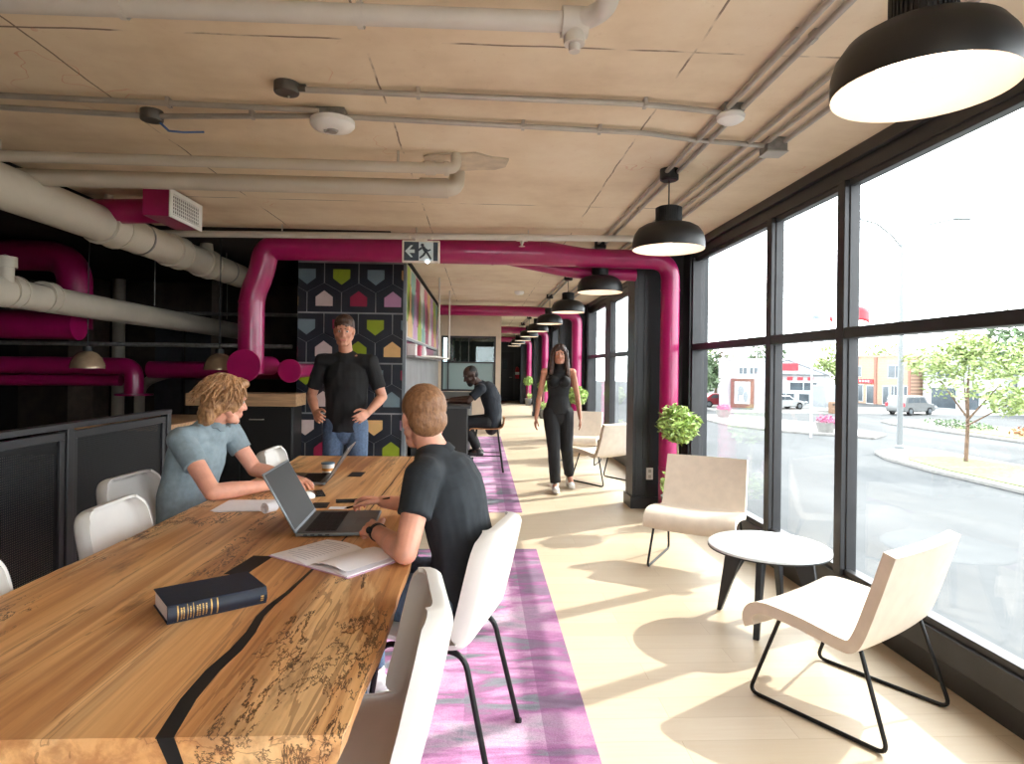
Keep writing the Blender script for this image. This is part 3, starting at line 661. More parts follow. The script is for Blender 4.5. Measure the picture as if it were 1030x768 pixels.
fg = MB().lathe([(0,.018),(.014,.018),(.014,.02),(0,.02)],16,rx@Matrix.Translation((.012,.052,0)))
for pl in ([(.0,.034),(.03,.044),(.05,.005),(.03,-.008)], [(.002,.036),(-.03,.012),(-.04,-.004),(-.03,-.008),(.008,.018)], [(.034,.032),(.06,.014),(.082,.022),(.084,.010),(.06,-.002),(.036,.016)], [(.03,-.004),(.05,.004),(.032,-.035),(-.004,-.062),(-.014,-.052),(.014,-.028)], [(.034,.002),(.052,.004),(.074,-.03),(.092,-.064),(.078,-.068),(.058,-.036)]): fg.prism(pl, .018, .02, rx)
fg.build('running_figure', face, t, smooth=False)
MB().box(-.05,.05,-.012,.025,.094,.11).cyl((-.09,.005,.105),(-.09,.005,.13),.012,10).cyl((.09,.005,.105),(.09,.005,.13),.012,10).build('bracket', M('sign_frame2', (222,212,200), .5), t)
MB().ball((.055,-.02,-.088),.013).build('indicator_lamp', EM('indicator_glow', (235,245,255), 12), t)

# glass pendants in the dark zone
gm = m_glass((.80,.74,.66), 2.5)
def glass_pendant(loc, label):
    t = thing('glass_pendant', label, 'lamp', loc)
    MB().lathe([(.142,0),(.142,.014),(.135,.05),(.115,.10),(.08,.14),(.035,.16),(.035,.154),(.078,.134),(.111,.096),(.130,.048),(.137,.012)],32,None,True).build('glass_shade', M('amber_ribbed_glass', (150,128,104), .2, .3, var=.1) , t)
    MB().cyl((0,0,.15),(0,0,.2),.04,18).cyl((0,0,.2),(0,0,CZ-.03-loc[2]),.005,6).build('cable', MT['black'], t)
    MB().lathe([(0,.02),(.03,.04),(.035,.08),(.02,.13),(0,.13)],16).build('bulb', M('unlit_bulb', (214,186,150), .3), t)
    return t
glass_pendant((-3.59,6.0,1.362), 'glass dome pendant hanging in the dark area at far left')
glass_pendant((-2.53,6.3,1.36), 'glass dome pendant just left of the man with tousled hair')
# upright pipes and pilaster on the far dark wall
tag(MB().box(-6.02,-5.66,9.6,10.0,0,CZ-.03).build('pilaster', M('pale_pilaster', (120,106,94), .8, var=.1), smooth=False), 'pale pilaster on the dark far wall above the partition', 'pilaster')
o = MB().cyl((-5.36,9.7,0),(-5.36,9.7,CZ-.03),.085,20).cyl((-5.36,9.7,1.15),(-5.36,9.7,1.25),.095,20).build('riser_pipe', MT['pipe']); tag(o, 'straight upright pipe against the dark far wall', 'pipe')
o = MB().tube(bendpath([(-5.05,9.7,0),(-5.05,9.7,1.12),(-4.6,9.7,1.28),(-4.3,9.7,1.28)],.25),.07,18).build('riser_pipe', MT['pipe']); tag(o, 'upright pipe with a bend at the top on the dark far wall', 'pipe')
struct(MB().box(-4.95,-4.55,9.93,10,0,2.1).box(-4.5,-4.1,9.93,10,0,2.1).build('door_2', M('dim_grey_door', (66,66,70), .6), bevel=.004))
o = MB().box(-3.98,-3.88,9.6,9.75,0,CZ-.03).build('steel_post', M('pale_post', (128,116,104), .6)); tag(o, 'slim pale post behind the seated man on the left', 'post')
# slim services crossing under the dark ceiling
for y, z, lb in ((7.2,1.62,'black cable tray line'), (8.9,2.1,'grey service line')):
    o = MB().cyl((-7.05,y,z),(-2.1,y,z),.025,10).build('service_pipe', MT['galv']); tag(o, 'thin %s crossing the dark area at left' % ('lower steel pipe' if y < 8 else 'upper steel pipe'), 'pipe')
# cable outlet on the column
t = thing('socket', 'white wall socket low on the first charcoal column', 'socket', (1.735, 6.42, .355))
MB().box(-.035,.035,-.012,0,-.06,.06).build('plate', MT['whiteplastic'], t, bevel=.003)
MB().box(-.014,.014,-.014,-.012,.012,.045).box(-.014,.014,-.014,-.012,-.045,-.012).build('outlet', M('socket_grey', (190,188,184), .5), t)
MB().cyl((-.005,-.01,.06),(-.005,-.01,1.3),.004,6).build('cable', MT['black'], t)
t = thing('fire_extinguisher', 'red fire extinguisher on the end wall of the corridor', 'extinguisher', (1.56, 27.165, .95))
MB().lathe([(0,0),(.08,0),(.085,.02),(.085,.42),(.05,.48),(.025,.5),(0,.5)],20).build('cylinder', MT['red'], t)
MB().cyl((0,0,.5),(0,0,.56),.02,10).box(-.015,.06,-.01,.01,.56,.6).build('valve', MT['black'], t)
MB().box(-.087,.087,-.087,0,.16,.28).build('label_band', MT['whiteplastic'], t)
# ---------------------------------------------------------------- seating
def sheet(mb, fn, nu, nv, th, mi=0):
    """surface fn(u,v)->point thickened along its normal"""
    P = [[V(fn(-1+2*i/nu, j/nv)) for i in range(nu+1)] for j in range(nv+1)]
    def nrm(i, j):
        a = P[j][min(i+1, nu)]-P[j][max(i-1, 0)]; b = P[min(j+1, nv)][i]-P[max(j-1, 0)][i]
        return a.cross(b).normalized()
    A = [[mb.bm.verts.new(P[j][i]) for i in range(nu+1)] for j in range(nv+1)]
    B = [[mb.bm.verts.new(P[j][i]-nrm(i, j)*th) for i in range(nu+1)] for j in range(nv+1)]
    f = mb.bm.faces.new
    for j in range(nv):
        for i in range(nu):
            f((A[j][i], A[j][i+1], A[j+1][i+1], A[j+1][i])); f((B[j][i], B[j+1][i], B[j+1][i+1], B[j][i+1]))
    for i in range(nu): f((A[0][i], B[0][i], B[0][i+1], A[0][i+1])); f((A[nv][i], A[nv][i+1], B[nv][i+1], B[nv][i]))
    for j in range(nv): f((A[j][0], A[j+1][0], B[j+1][0], B[j][0])); f((A[j][nu], B[j][nu], B[j+1][nu], A[j+1][nu]))
def spline(pts, t):
    n = len(pts)-1; x = t*n; i = min(int(x), n-1); f = x-i
    p = [V(pts[max(0, min(n, i+k))]) for k in (-1, 0, 1, 2)]
    return .5*((2*p[1])+(p[2]-p[0])*f+(2*p[0]-5*p[1]+4*p[2]-p[3])*f*f+(3*p[1]-p[0]-3*p[2]+p[3])*f**3)
def make_dining():
    """forward is +y, origin on the floor under the seat"""
    t = thing('dining_chair', '', 'chair')
    prof = [(.235,.425),(.215,.452),(.12,.448),(-.02,.440),(-.12,.440),(-.178,.470),(-.208,.56),(-.236,.68),(-.258,.775),(-.268,.820),(-.252,.842),(-.222,.846)]
    wid = [.19,.215,.222,.228,.228,.226,.226,.226,.220,.196,.168,.150]
    def shell(u, v):
        p = spline([(a, b, 0) for a, b in prof], v); w = spline([(a, 0, 0) for a in wid], v).x
        y, z = p.x, p.y; au = abs(u); s = max(0, (au-.66)/.34); R = .048
        x = (w-R)*min(1, au/.66)+R*math.sin(min(1, s*1.25)*PI/2)
        k = min(1, max(0, (v-.38)/.12)); k = k*k*(3-2*k); k2 = 1-max(0, (v-.80)/.2)*.75
        rim = R*(1-math.cos(min(1, s*1.25)*PI/2))+.03*max(0, s-.6)/.4
        y += rim*k*k2; z += rim*.35*(1-k)
        return (math.copysign(x, u), y, z)
    m = MB(); sheet(m, shell, 26, 56, .012); sh = m.build('seat_shell', MT['shell'], t, angle=60)
    for s in (-1, 1):
        x = .175*s
        MB().tube(bendpath([(x*1.16, .225, .0), (x*1.02, .165, .425), (x*1.02, -.15, .425), (x*1.16, -.255, .0)], .06, 6), .0105, 12).build('leg_frame', MT['rod'], t)
        MB().cyl((x*1.16,.225,0),(x*1.16,.225,.012),.014,10).cyl((x*1.16,-.255,0),(x*1.16,-.255,.012),.014,10).build('foot', MT['black'], t)
    MB().cyl((-.178,.1,.425),(.178,.1,.425),.009,10).cyl((-.178,-.1,.425),(.178,-.1,.425),.009,10).build('cross_bar', MT['rod'], t)
    return t
def rzof(fx, fy): return math.atan2(fy, fx)-PI/2
G = 'white shell chairs around the wooden table'
D0 = make_dining(); D0.location = (-.135, 2.415, .008); D0.rotation_euler.z = rzof(-.955, .295); D0['label'] = 'white shell chair under the man in the charcoal t-shirt'; D0['group'] = G
dup(D0, (-.345, 1.62, .008), rzof(-.988, -.15), 'white shell chair nearest the camera at the right side of the table')
dup(D0, (-1.555, 3.30, .008), rzof(.995, -.1), 'white shell chair behind the man in the grey polo')
dup(D0, (-1.265, 2.66, .008), rzof(1, .02), 'empty white shell chair pushed in at the left side of the table')
dup(D0, (-1.25, 1.79, .008), rzof(1, 0), 'white shell chair cut off by the left edge of the view')
dup(D0, (-1.18, 4.36, .008), rzof(1, 0), 'white shell chair at the far left corner of the table, mostly hidden')

def make_lounge():
    """forward +y; runners .575 long, .57 apart"""
    t = thing('lounge_chair', '', 'chair')
    top = [(.252,.318),(.262,.343),(.245,.366),(.19,.376),(.05,.366),(-.10,.342),(-.165,.345),(-.205,.40),(-.258,.56),(-.312,.742)]
    W = .315
    def surf(u, v):
        p = spline([(a, b, 0) for a, b in top], v); k = abs(u)
        w = W*(1 if v < .6 else 1-.04*(v-.6)/.4)
        bow = .016*(1-u*u)
        y, z = p.x, p.y
        if v < .62: z -= bow*.8
        else: y -= bow
        return (u*w, y, z)
    m = MB(); sheet(m, surf, 14, 44, .048); m.build('upholstered_shell', MT['upholstery'], t, bevel=.018, angle=60, bseg=3)
    for s in (-1, 1):
        x = .285*s
        MB().tube(bendpath([(x*.93, .160, .362), (x, .2875, .009), (x, -.2875, .009), (x*.93, -.175, .350)], .045, 6), .0085, 12).build('sled_leg', MT['rod'], t)
    return t
LG = 'cream lounge chairs by the windows'
C0 = make_lounge(); C0.location = (1.60, 2.67, 0); C0.rotation_euler.z = rzof(-.548, .836); C0['label'] = 'cream lounge chair nearest the camera at the lower right'; C0['group'] = LG
dup(C0, (1.60, 4.585, 0), rzof(-.525, -.85), 'cream lounge chair facing the camera beside the topiary and round table')
dup(C0, (1.56, 7.93, 0), rzof(-.56, .83), 'cream lounge chair just behind the first charcoal column, facing away')
dup(C0, (1.50, 9.55, 0), rzof(-.35, -.94), 'far cream lounge chair facing the camera behind the walking woman')

t = thing('side_table', 'round side table with pale top and black legs between two lounge chairs', 'table', (1.637, 3.519, 0))
MB().lathe([(0,.418),(.318,.418),(.327,.424),(.327,.434),(.322,.4375),(0,.4375)],64).build('tabletop', MT['tabletop'], t)
MB().lathe([(.316,.4165),(.3285,.4165),(.3285,.424),(.316,.424)],64,None,True).build('edge_band', MT['black'], t)
for a in (136, 234, 320, 50):
    q = Matrix.Rotation(math.radians(a), 4, 'Z')
    m = MB(); m.prism([(.12,.418),(.235,.418),(.292,0),(.268,0)], -.016, .016, q@Matrix.Rotation(PI/2,4,'X')); m.build('leg', MT['column'], t, bevel=.004)
MB().box(-.15,.15,-.02,.02,.395,.418,Matrix.Rotation(math.radians(135),4,'Z')).box(-.15,.15,-.02,.02,.395,.418,Matrix.Rotation(math.radians(48),4,'Z')).build('cross_brace', MT['column'], t)

# bar stool under the man at the bar
t = thing('bar_stool', 'honey plywood bar stool with dark legs at the bar counter', 'stool', (.10, 8.72, .008))
def stool(u, v):
    p = spline([(a, b, 0) for a, b in [(-.24,.555),(-.2,.582),(.0,.576),(.15,.582),(.205,.615),(.225,.72)]], v)
    return (p.x, -u*(.20-.03*v), p.y+.012*u*u)
m = MB(); sheet(m, stool, 12, 26, .012); m.build('seat_shell', MT['orangewood'], t, angle=60)
for sx in (-1, 1):
    for sy in (-1, 1):
        MB().tube([(sx*.14,sy*.12,.575),(sx*.22,sy*.20,0)], .013, 10).build('leg', MT['rod'], t)
MB().tube([(-.18,-.18,.22),(.18,-.18,.22),(.18,.18,.22),(-.18,.18,.22),(-.18,-.18,.22)], .008, 8).build('foot_ring', MT['rod'], t)

# ---------------------------------------------------------------- long live-edge table
TB = thing('dining_table', 'long live-edge spalted wood table with black resin seam', 'table', (-.78, 2.96, 0))
random.seed(11)
y0, y1 = 1.168-2.96, 4.76-2.96
nY = 64
def edge(s, y, lvl):
    base = .545 if s > 0 else -.55+.0
    wv = .018*noise.noise((y*1.3, s*3.1, 0))+.010*noise.noise((y*4.1, s*5.7, 2))+.004*noise.noise((y*13, s*5.7, 2))
    if s < 0: base += (.05 if y > .9 else .02)*0+.02*math.sin(y*1.2)
    ins = {0: .0, 1: -.006, 2: -.022}[lvl]
    return base+wv+s*ins
me = MB(); rows_ = []
for j in range(nY+1):
    y = y0+(y1-y0)*j/nY
    L = [edge(-1, y, k) for k in (2, 1, 0)]; R = [edge(1, y, k) for k in (0, 1, 2)]
    zb = .672+.004*noise.noise((y*6, 0, 7))
    ring = [(L[0], y, zb), (L[1], y, .70+.008*noise.noise((y*5,1,0))), (L[2], y, .75)]+[(L[2]+(R[0]-L[2])*q/6, y, .75) for q in range(1, 6)]+[(R[0], y, .75), (R[1], y, .705+.008*noise.noise((y*5,4,0))), (R[2], y, zb)]
    rows_.append([me.bm.verts.new(p) for p in ring])
for a, b in zip(rows_, rows_[1:]):
    for i in range(len(a)): me.bm.faces.new((a[i], a[(i+1) % len(a)], b[(i+1) % len(b)], b[i]))
me.bm.faces.new(rows_[0][::-1]); me.bm.faces.new(rows_[-1])
me.build('tabletop', MT['spalt'], TB, angle=35)
# resin seam (world x of left / right bank at each y), and its end on the front face
seam = [(1.1655,-.572,-.540),(1.30,-.590,-.558),(1.42,-.592,-.560),(1.52,-.580,-.550),(1.62,-.578,-.553),(1.72,-.588,-.566),(1.80,-.584,-.563),(1.9,-.566,-.551),(2.05,-.552,-.541),(2.3,-.532,-.525),(2.6,-.514,-.508),(3.0,-.509,-.504),(3.6,-.502,-.497),(4.2,-.503,-.498),(4.765,-.51,-.502)]
rm = MB(); pr = None
for y, a, b in seam:
    q = [rm.bm.verts.new((x+.78, y-2.96, z)) for x, z in ((a,.7488),(a,.7506),(b,.7506),(b,.7488))]
    if pr:
        for i in range(4): rm.bm.faces.new((pr[i], pr[(i+1) % 4], q[(i+1) % 4], q[i]))
    else: rm.bm.faces.new(q[::-1])
    pr = q
rm.bm.faces.new(pr)
rm.prism([(.208,.7505),(.240,.7505),(.268,.672),(.243,.672)], -.002, .001, Matrix.Translation((0,y0,0))@Matrix.Rotation(PI/2,4,'X'))
rm.build('resin_seam', MT['resin'], TB, smooth=False)
for c, h, w, a in (((-.762,2.165),.10,.036,-.12), ((-.757,3.08),.062,.038,.1), ((-.755,3.96),.085,.042,0), ((-.97,1.0+.9),.0,.0,0)):
    if h: MB().box(-w,w,-h,h,.749,.7506,Matrix.Translation((c[0]+.78,c[1]-2.96,0))@Matrix.Rotation(a,4,'Z')).build('resin_patch', MT['resin'], TB, smooth=False)
for yy in (-1.15, 1.3):
    for s in (-1, 1):
        MB().tube(bendpath([(s*.12,yy,.66),(s*.40,yy,.66),(s*.34,yy,.02),(s*.12,yy,.02)], .04), .026, 4).build('leg', MT['rod'], TB, smooth=False)
    MB().box(-.42,.42,yy-.04,yy+.04,.664,.676).box(-.2,.2,yy-.03,yy+.03,.008,.02).build('mounting_plate', MT['rod'], TB, smooth=False)

# ---------------------------------------------------------------- things on the table
TZ = .7508
def frame2(o, dirx):
    """2-D placement: origin o (x,y) and unit x direction"""
    a = math.atan2(dirx[1], dirx[0]); return (o[0], o[1], TZ), a
loc, a = frame2((-.788, 1.662), (.199, .151))
t = thing('hardback_book', 'thick navy hardback book with gilt spine lying on the table', 'book', loc, a)
bl, bd, bh = .25, .172, .047
MB().box(.004,bl-.004,.010,bd-.004,.003,bh-.003).build('page_block', MT['pages'], t, smooth=False)
MB().box(0,bl,.006,bd,0,.003).box(0,bl,.006,bd,bh-.003,bh).build('cover', MT['navy'], t, bevel=.001)
sp = []
for q in range(9):
    b = q/8; sp.append((.008-.010*math.sin(b*PI), b*bh))
m = MB()
m.prism([(p[0], p[1]) for p in sp]+[(.010, bh), (.010, 0)], 0, bl, Matrix(((0,0,1,0),(1,0,0,0),(0,1,0,0),(0,0,0,1))))
m.build('spine', MT['navy'], t, angle=60)
gm_ = MB()
def spx(z): return .008-.0104*math.sin(z/bh*PI)
def spbar(x0, x1, z0, z1):
    n = 5
    for q in range(n):
        za, zb = z0+(z1-z0)*q/n, z0+(z1-z0)*(q+1)/n
        vs = [gm_.bm.verts.new(p) for p in ((x0,spx(za)-.0003,za),(x1,spx(za)-.0003,za),(x1,spx(zb)-.0003,zb),(x0,spx(zb)-.0003,zb))]; gm_.bm.faces.new(vs)
for x in (.022, .046, .060, .103, .118):
    gm_ = MB(); spbar(x, x+(.0032 if x in (.022,.118,.103) else .0016), .003, bh-.003); gm_.build('gilt_band', MT['gold'], t, smooth=False)
gm_ = MB()
random.seed(4)
for col in (.030, .036, .052, .068, .074, .082, .090):   # rows of small gilt lettering, too small to read
    z = .008
    while z < bh-.01:
        h = random.uniform(.0016, .004); spbar(col, col+.0035, z, z+h); z += h+.0014
for z in (.010, .016, .022): spbar(.232, .240, z, z+.004)
gm_.build('gilt_lettering', MT['gold'], t, smooth=False)

t = thing('laptop', 'open silver laptop in front of the man in the charcoal t-shirt', 'laptop', (-.575, 2.705, TZ), math.radians(3))
def laptop(t, w, d, lean, scr):
    """local: hinge along y at x=-d/2, user at +x"""
    MB().box(-d/2,d/2,-w/2,w/2,.002,.017).build('base', MT['laptop'], t, bevel=.004, bseg=3)
    kb = MB().box(-d/2+.03,-d/2+.15,-w/2+.03,w/2-.03,.0168,.0176).build('keyboard_well', MT['keys'], t, smooth=False)
    k = MB()
    for r in range(6):
        for c in range(14):
            x = -d/2+.036+r*.0188; y = -w/2+.034+c*(w-.068)/14
            k.box(x,x+.0155,y,y+(w-.068)/14-.004,.0176,.0196)
    k.build('keys', MT['keys'], kb, smooth=False)
    MB().box(d/2-.085,d/2-.012,-.055,.055,.0171,.0174).build('trackpad', M('trackpad_grey',(110,114,118),.35,.5), t, smooth=False)
    q = Matrix.Translation((-d/2,0,.016))@Matrix.Rotation(-lean,4,'Y')
    ld = MB().box(-.004,.004,-w/2,w/2,0,scr,q).build('lid', MT['laptop'], t, bevel=.003, bseg=3)
    MB().box(.004,.0046,-w/2+.008,w/2-.008,.012,scr-.008,q).build('screen', N('x').set(Roughness=.12).m if False else MT['keys'], ld, smooth=False)
    MB().cyl((-d/2,-w/2+.03,.014),(-d/2,w/2-.03,.014),.006,12).build('hinge', MT['keys'], t)
    pm = MB()
    for i in range(4): pm.box(-d/2+.03+i*.028,-d/2+.045+i*.028,-w/2-.0005,-w/2+.002,.006,.011)
    pm.build('port', MT['keys'], t, smooth=False)
laptop(t, .39, .29, math.radians(29), .262)
t = thing('laptop', 'second silver laptop in front of the man in the grey polo', 'laptop', (-.985, 3.74, TZ), math.radians(184))
laptop(t, .34, .235, math.radians(33), .225)

t = thing('open_notebook', 'open notebook with white pages beside the silver laptop', 'notebook', (-.497, 2.235, TZ), 0)
q = Matrix.Rotation(math.atan2(-.212,.28), 4, 'Z') @ Matrix.Diagonal((1.10,1.08,1.2,1))
MB().box(-.185,.185,-.112,.122,0,.002,q).build('cover', MT['pinkpaper'], t, smooth=False)
for s, nm in ((-1,'left'), (1,'right')):
    m = MB(); prf = [(0,.003),(.03,.009),(.08,.011),(.14,.008),(.178,.005)]
    poly = [(s*x, z) for x, z in prf]+[(s*.178,.002),(0,.002)]
    if s < 0: poly = poly[::-1]
    m.prism(poly, -.118, .108, q@Matrix.Rotation(PI/2,4,'X')); pg = m.build('page_block', MT['paper'], t, angle=60)
    ink = M('pencil_lines', (176,172,186), .8) if s < 0 else ink
    lm = MB()
    for i in range(13):
        yy = -.09+.0145*i; e = .155-.04*((i*7) % 5)/5
        lm.prism([(s*.03,.0093),(s*.08,.0113),(s*e,.0085),(s*e,.0081),(s*.08,.0109),(s*.03,.0089)][::s], yy, yy+.002, q@Matrix.Rotation(PI/2,4,'X'))
    lm.build('ruled_lines', ink, pg, smooth=False)
lf = MB(); lf.prism([(.02,.0095),(.06,.020),(.12,.021),(.17,.014),(.17,.0132),(.12,.0201),(.06,.019)], -.112, .105, q@Matrix.Rotation(PI/2,4,'X')); lf.build('lifted_page', MT['paper'], t, angle=60)

t = thing('paper_stack', 'small stack of white papers by the elbow of the man in grey', 'papers', (-1.10, 3.06, TZ), .1)
for i, (r, dx) in enumerate(((0,0),(.12,.012),(-.08,-.006))): MB().box(-.11,.11,-.12,.12,i*.0015,i*.0015+.0013,Matrix.Translation((dx,0,0))@Matrix.Rotation(r,4,'Z')).build('sheet', MT['paper'], t, smooth=False)
t = thing('tape_roll', 'roll with a yellow and green end lying behind the laptop screen', 'roll', (-.945, 2.93, TZ+.024), -.5)
MB().lathe([(.012,-.03),(.024,-.03),(.024,.03),(.012,.03)],24,Matrix.Rotation(PI/2,4,'X'),True).build('paper_roll', MT['paper'], t)
MB().lathe([(.0,-.031),(.02,-.031),(.02,-.0305),(0,-.0305)],20,Matrix.Rotation(PI/2,4,'X')).build('end_sticker', M('yellow_sticker',(222,176,60),.5), t)
MB().lathe([(.0,-.0318),(.009,-.0318),(.009,-.031),(0,-.031)],16,Matrix.Rotation(PI/2,4,'X')).build('sticker_dot', M('green_dot',(120,160,60),.5), t)
t = thing('coffee_cup', 'small white cup with coloured band near the second laptop', 'cup', (-.935, 3.985, TZ))
MB().lathe([(0,0),(.032,0),(.038,.05),(.04,.06),(.037,.06),(.033,.006),(0,.006)],28).build('cup_body', MT['whiteplastic'], t)
MB().lathe([(.0343,.018),(.0372,.044)],28).build('coloured_band', M('orange_band',(222,160,90),.5), t)
MB().lathe([(0,.06),(.041,.06),(.041,.067),(.03,.07),(0,.07)],28).build('lid', M('blue_grey_lid',(94,124,146),.5), t)
t = thing('mouse', 'white computer mouse beside the silver laptop lid', 'mouse', (-.875, 3.25, TZ), .2)
MB().ball((0,0,.006),(.05,.03,.027)).build('mouse_body', MT['whiteplastic'], t)
MB().box(-.04,.04,-.001,.001,.03,.0333).build('button_split', M('mouse_grey',(170,170,170),.5), t)
t = thing('phone', 'black phone lying next to the second laptop', 'phone', (-.84, 3.34, TZ), .35)
MB().box(-.038,.038,-.075,.075,0,.008).build('phone_body', MT['keys'], t, bevel=.006, bseg=3)
MB().box(-.034,.034,-.07,.07,.008,.0083).build('glass_front', M('phone_glass',(12,12,14),.08), t)
tag(MB().box(-.045,.045,-.027,.027,0,.001).build('white_card', MT['paper'], loc=(-.655,3.02,TZ), smooth=False), 'small white card on the table in front of the pen hand', 'card')
t = thing('marker_pen', 'short thick black marker lying left of the pen hand', 'marker', (-.63, 3.14, TZ+.009), .15)
MB().cyl((-.065,0,0),(.03,0,0),.009,14).build('barrel', MT['keys'], t); MB().cyl((.03,0,0),(.07,0,0),.0098,14).cyl((.035,.0098,-.002),(.068,.0098,-.002),.002,6).build('cap', MT['black'], t)
# ---------------------------------------------------------------- people
def blob(name, mb, mats, parent, voxel=.005, smooth=3, ruff=None, sharp=80):
    """fuses the collected closed shapes into one continuous surface"""
    me = bpy.data.meshes.new('tmp'); bmesh.ops.recalc_face_normals(mb.bm, faces=mb.bm.faces); mb.bm.to_mesh(me); mb.bm.free()
    o = bpy.data.objects.new('tmp', me); COL.objects.link(o)
    md = o.modifiers.new('r', 'REMESH'); md.mode = 'VOXEL'; md.voxel_size = voxel; md.adaptivity = 0
    dg = bpy.context.evaluated_depsgraph_get(); dg.update()
    r = bpy.data.meshes.new_from_object(o.evaluated_get(dg)); bpy.data.objects.remove(o); bpy.data.meshes.remove(me)
    n = len(r.vertices); co = np.empty(n*3, 'f'); r.vertices.foreach_get('co', co); co = co.reshape(-1, 3)
    e = np.empty(len(r.edges)*2, 'i'); r.edges.foreach_get('vertices', e); e = e.reshape(-1, 2)
    deg = np.bincount(e.ravel(), minlength=n)[:, None].astype('f')
    for k in range(smooth*2):
        acc = np.zeros((n, 3), 'f')
        for c in range(3):
            acc[:, c] = np.bincount(e[:, 0], co[e[:, 1], c], n)+np.bincount(e[:, 1], co[e[:, 0], c], n)
        co = co+(.55 if k % 2 == 0 else -.50)*(acc/np.maximum(deg, 1)-co)
    r.vertices.foreach_set('co', co.ravel().astype('f')); r.update()
    if ruff:
        nr = np.empty(n*3, 'f'); r.vertices.foreach_get('normal', nr); nr = nr.reshape(-1, 3)
        d = np.array([ruff(V(p)) for p in co], 'f')[:, None]
        r.vertices.foreach_set('co', (co+nr*d).ravel().astype('f')); r.update()
    for m in (mats if isinstance(mats, list) else [mats]): r.materials.append(m)
    r.polygons.foreach_set('use_smooth', [True]*len(r.polygons)); r.name = name
    b = bpy.data.objects.new(name, r); COL.objects.link(b); b.parent = parent
    return b
def folds(amp, f=9, seed=0, st=(1,1,.45)):
    def fn(p):
        q = V((p.x*st[0]*f+seed, p.y*st[1]*f, p.z*st[2]*f)); w = noise.noise(q*1.0+V((0,0,seed)))
        return max(-.005, amp*(abs(w)*-1.6+.5*noise.noise(q*2.3)+.35))
    return fn
def hand(mb, w, d, n, t, curl=.5, k=1., fan=.1, thumb=.5):
    """w wrist, d pointing direction, n palm normal, t thumb side"""
    w, d = V(w), V(d).normalized(); t = V(t); t = (t-d*t.dot(d)).normalized()
    n0 = d.cross(t); n = n0 if n0.dot(V(n)) > 0 else -n0
    kn = [(.029,.086,.072),(.0095,.090,.080),(-.0105,.086,.074),(-.0295,.078,.058)]
    for a, b, _ in kn: mb.capsule(w+t*(a*.55*k), w+t*(a*k)+d*(b*k), .0135*k, .0112*k, 10)
    mb.capsule(w-d*.02*k, w+d*.03*k, .023*k, .02*k, 12, ell=(n, .75))
    mb.capsule(w+d*.02*k+t*.012*k, w+d*.05*k+t*.022*k, .016*k, .013*k, 10)
    for i, (a, b, L) in enumerate(kn):
        p = w+t*(a*k)+d*(b*k); dd = (d+t*(fan*(1.5-i)*.66)).normalized(); ang = 0
        for s, (fr, r0, r1) in enumerate(((.46,.0094,.0086),(.31,.0086,.0078),(.23,.0078,.0066))):
            ang += curl*(.75, 1.0, .7)[s]
            q = p+(dd*math.cos(ang)+n*math.sin(ang))*(L*fr*k); mb.capsule(p, q, r0*k, r1*k, 8); p = q
    p = w+d*.018*k+t*.026*k
    for fr, (a, b, c), r0, r1 in ((.046,(.72,.66,.25),.0135,.0112),(.032,(.9,.25,.4*thumb+.1),.0108,.0095),(.026,(.85,-.1,.7*thumb+.1),.0095,.0075)):
        q = p+(d*a+t*b+n*c).normalized()*(fr*k); mb.capsule(p, q, r0*k, r1*k, 8); p = q
def headmat(c, f, tilt=0, roll=0):
    f = V(f).normalized(); x = f.cross(V((0,0,1))).normalized(); u = x.cross(f)
    m = Matrix((x, f, u)).transposed()
    return Matrix.Translation(c) @ m.to_4x4() @ Matrix.Rotation(tilt, 4, 'X') @ Matrix.Rotation(roll, 4, 'Y')
def head(mb, H, k=1., fem=False):
    R = H.to_3x3(); P = lambda *a: H @ (V(a)*k)
    mb.ball(P(0,-.014,.034), (.076*k,.097*k,.088*k), R, 24, 16)
    mb.ball(P(0,.026,-.03), (.059*k,.064*k,.078*k), R, 20, 14)
    mb.capsule(P(-.03,.03,-.085), P(.03,.03,-.085), .030*k, .030*k); mb.capsule(P(-.012,.062,-.098), P(.012,.062,-.098), .018*k)
    mb.capsule(P(-.055,-.005,-.05), P(-.028,.045,-.09), .022*k, .02*k, 10); mb.capsule(P(.055,-.005,-.05), P(.028,.045,-.09), .022*k, .02*k, 10)
    mb.capsule(P(-.038,.071,.026), P(.038,.071,.026), .0135*k)
    mb.ball(P(-.036,.055,-.03), (.026*k,.026*k,.024*k), R); mb.ball(P(.036,.055,-.03), (.026*k,.026*k,.024*k), R)
    mb.capsule(P(0,.082,.016), P(0,.104,-.026), .0075*k, .0125*k, 10)
    mb.ball(P(-.012,.093,-.031), .009*k); mb.ball(P(.012,.093,-.031), .009*k)
    mb.capsule(P(-.02,.078,-.058), P(.02,.078,-.058), .0095*k); mb.capsule(P(-.016,.077,-.070), P(.016,.077,-.070), .010*k)
    for s in (-1, 1):
        mb.ball(P(s*.0765,-.014,-.004), (.010*k,.019*k,.031*k), R @ Matrix.Rotation(s*.25, 3, 'Z')); mb.ball(P(s*.074,-.008,-.026), (.009*k,.011*k,.013*k), R)
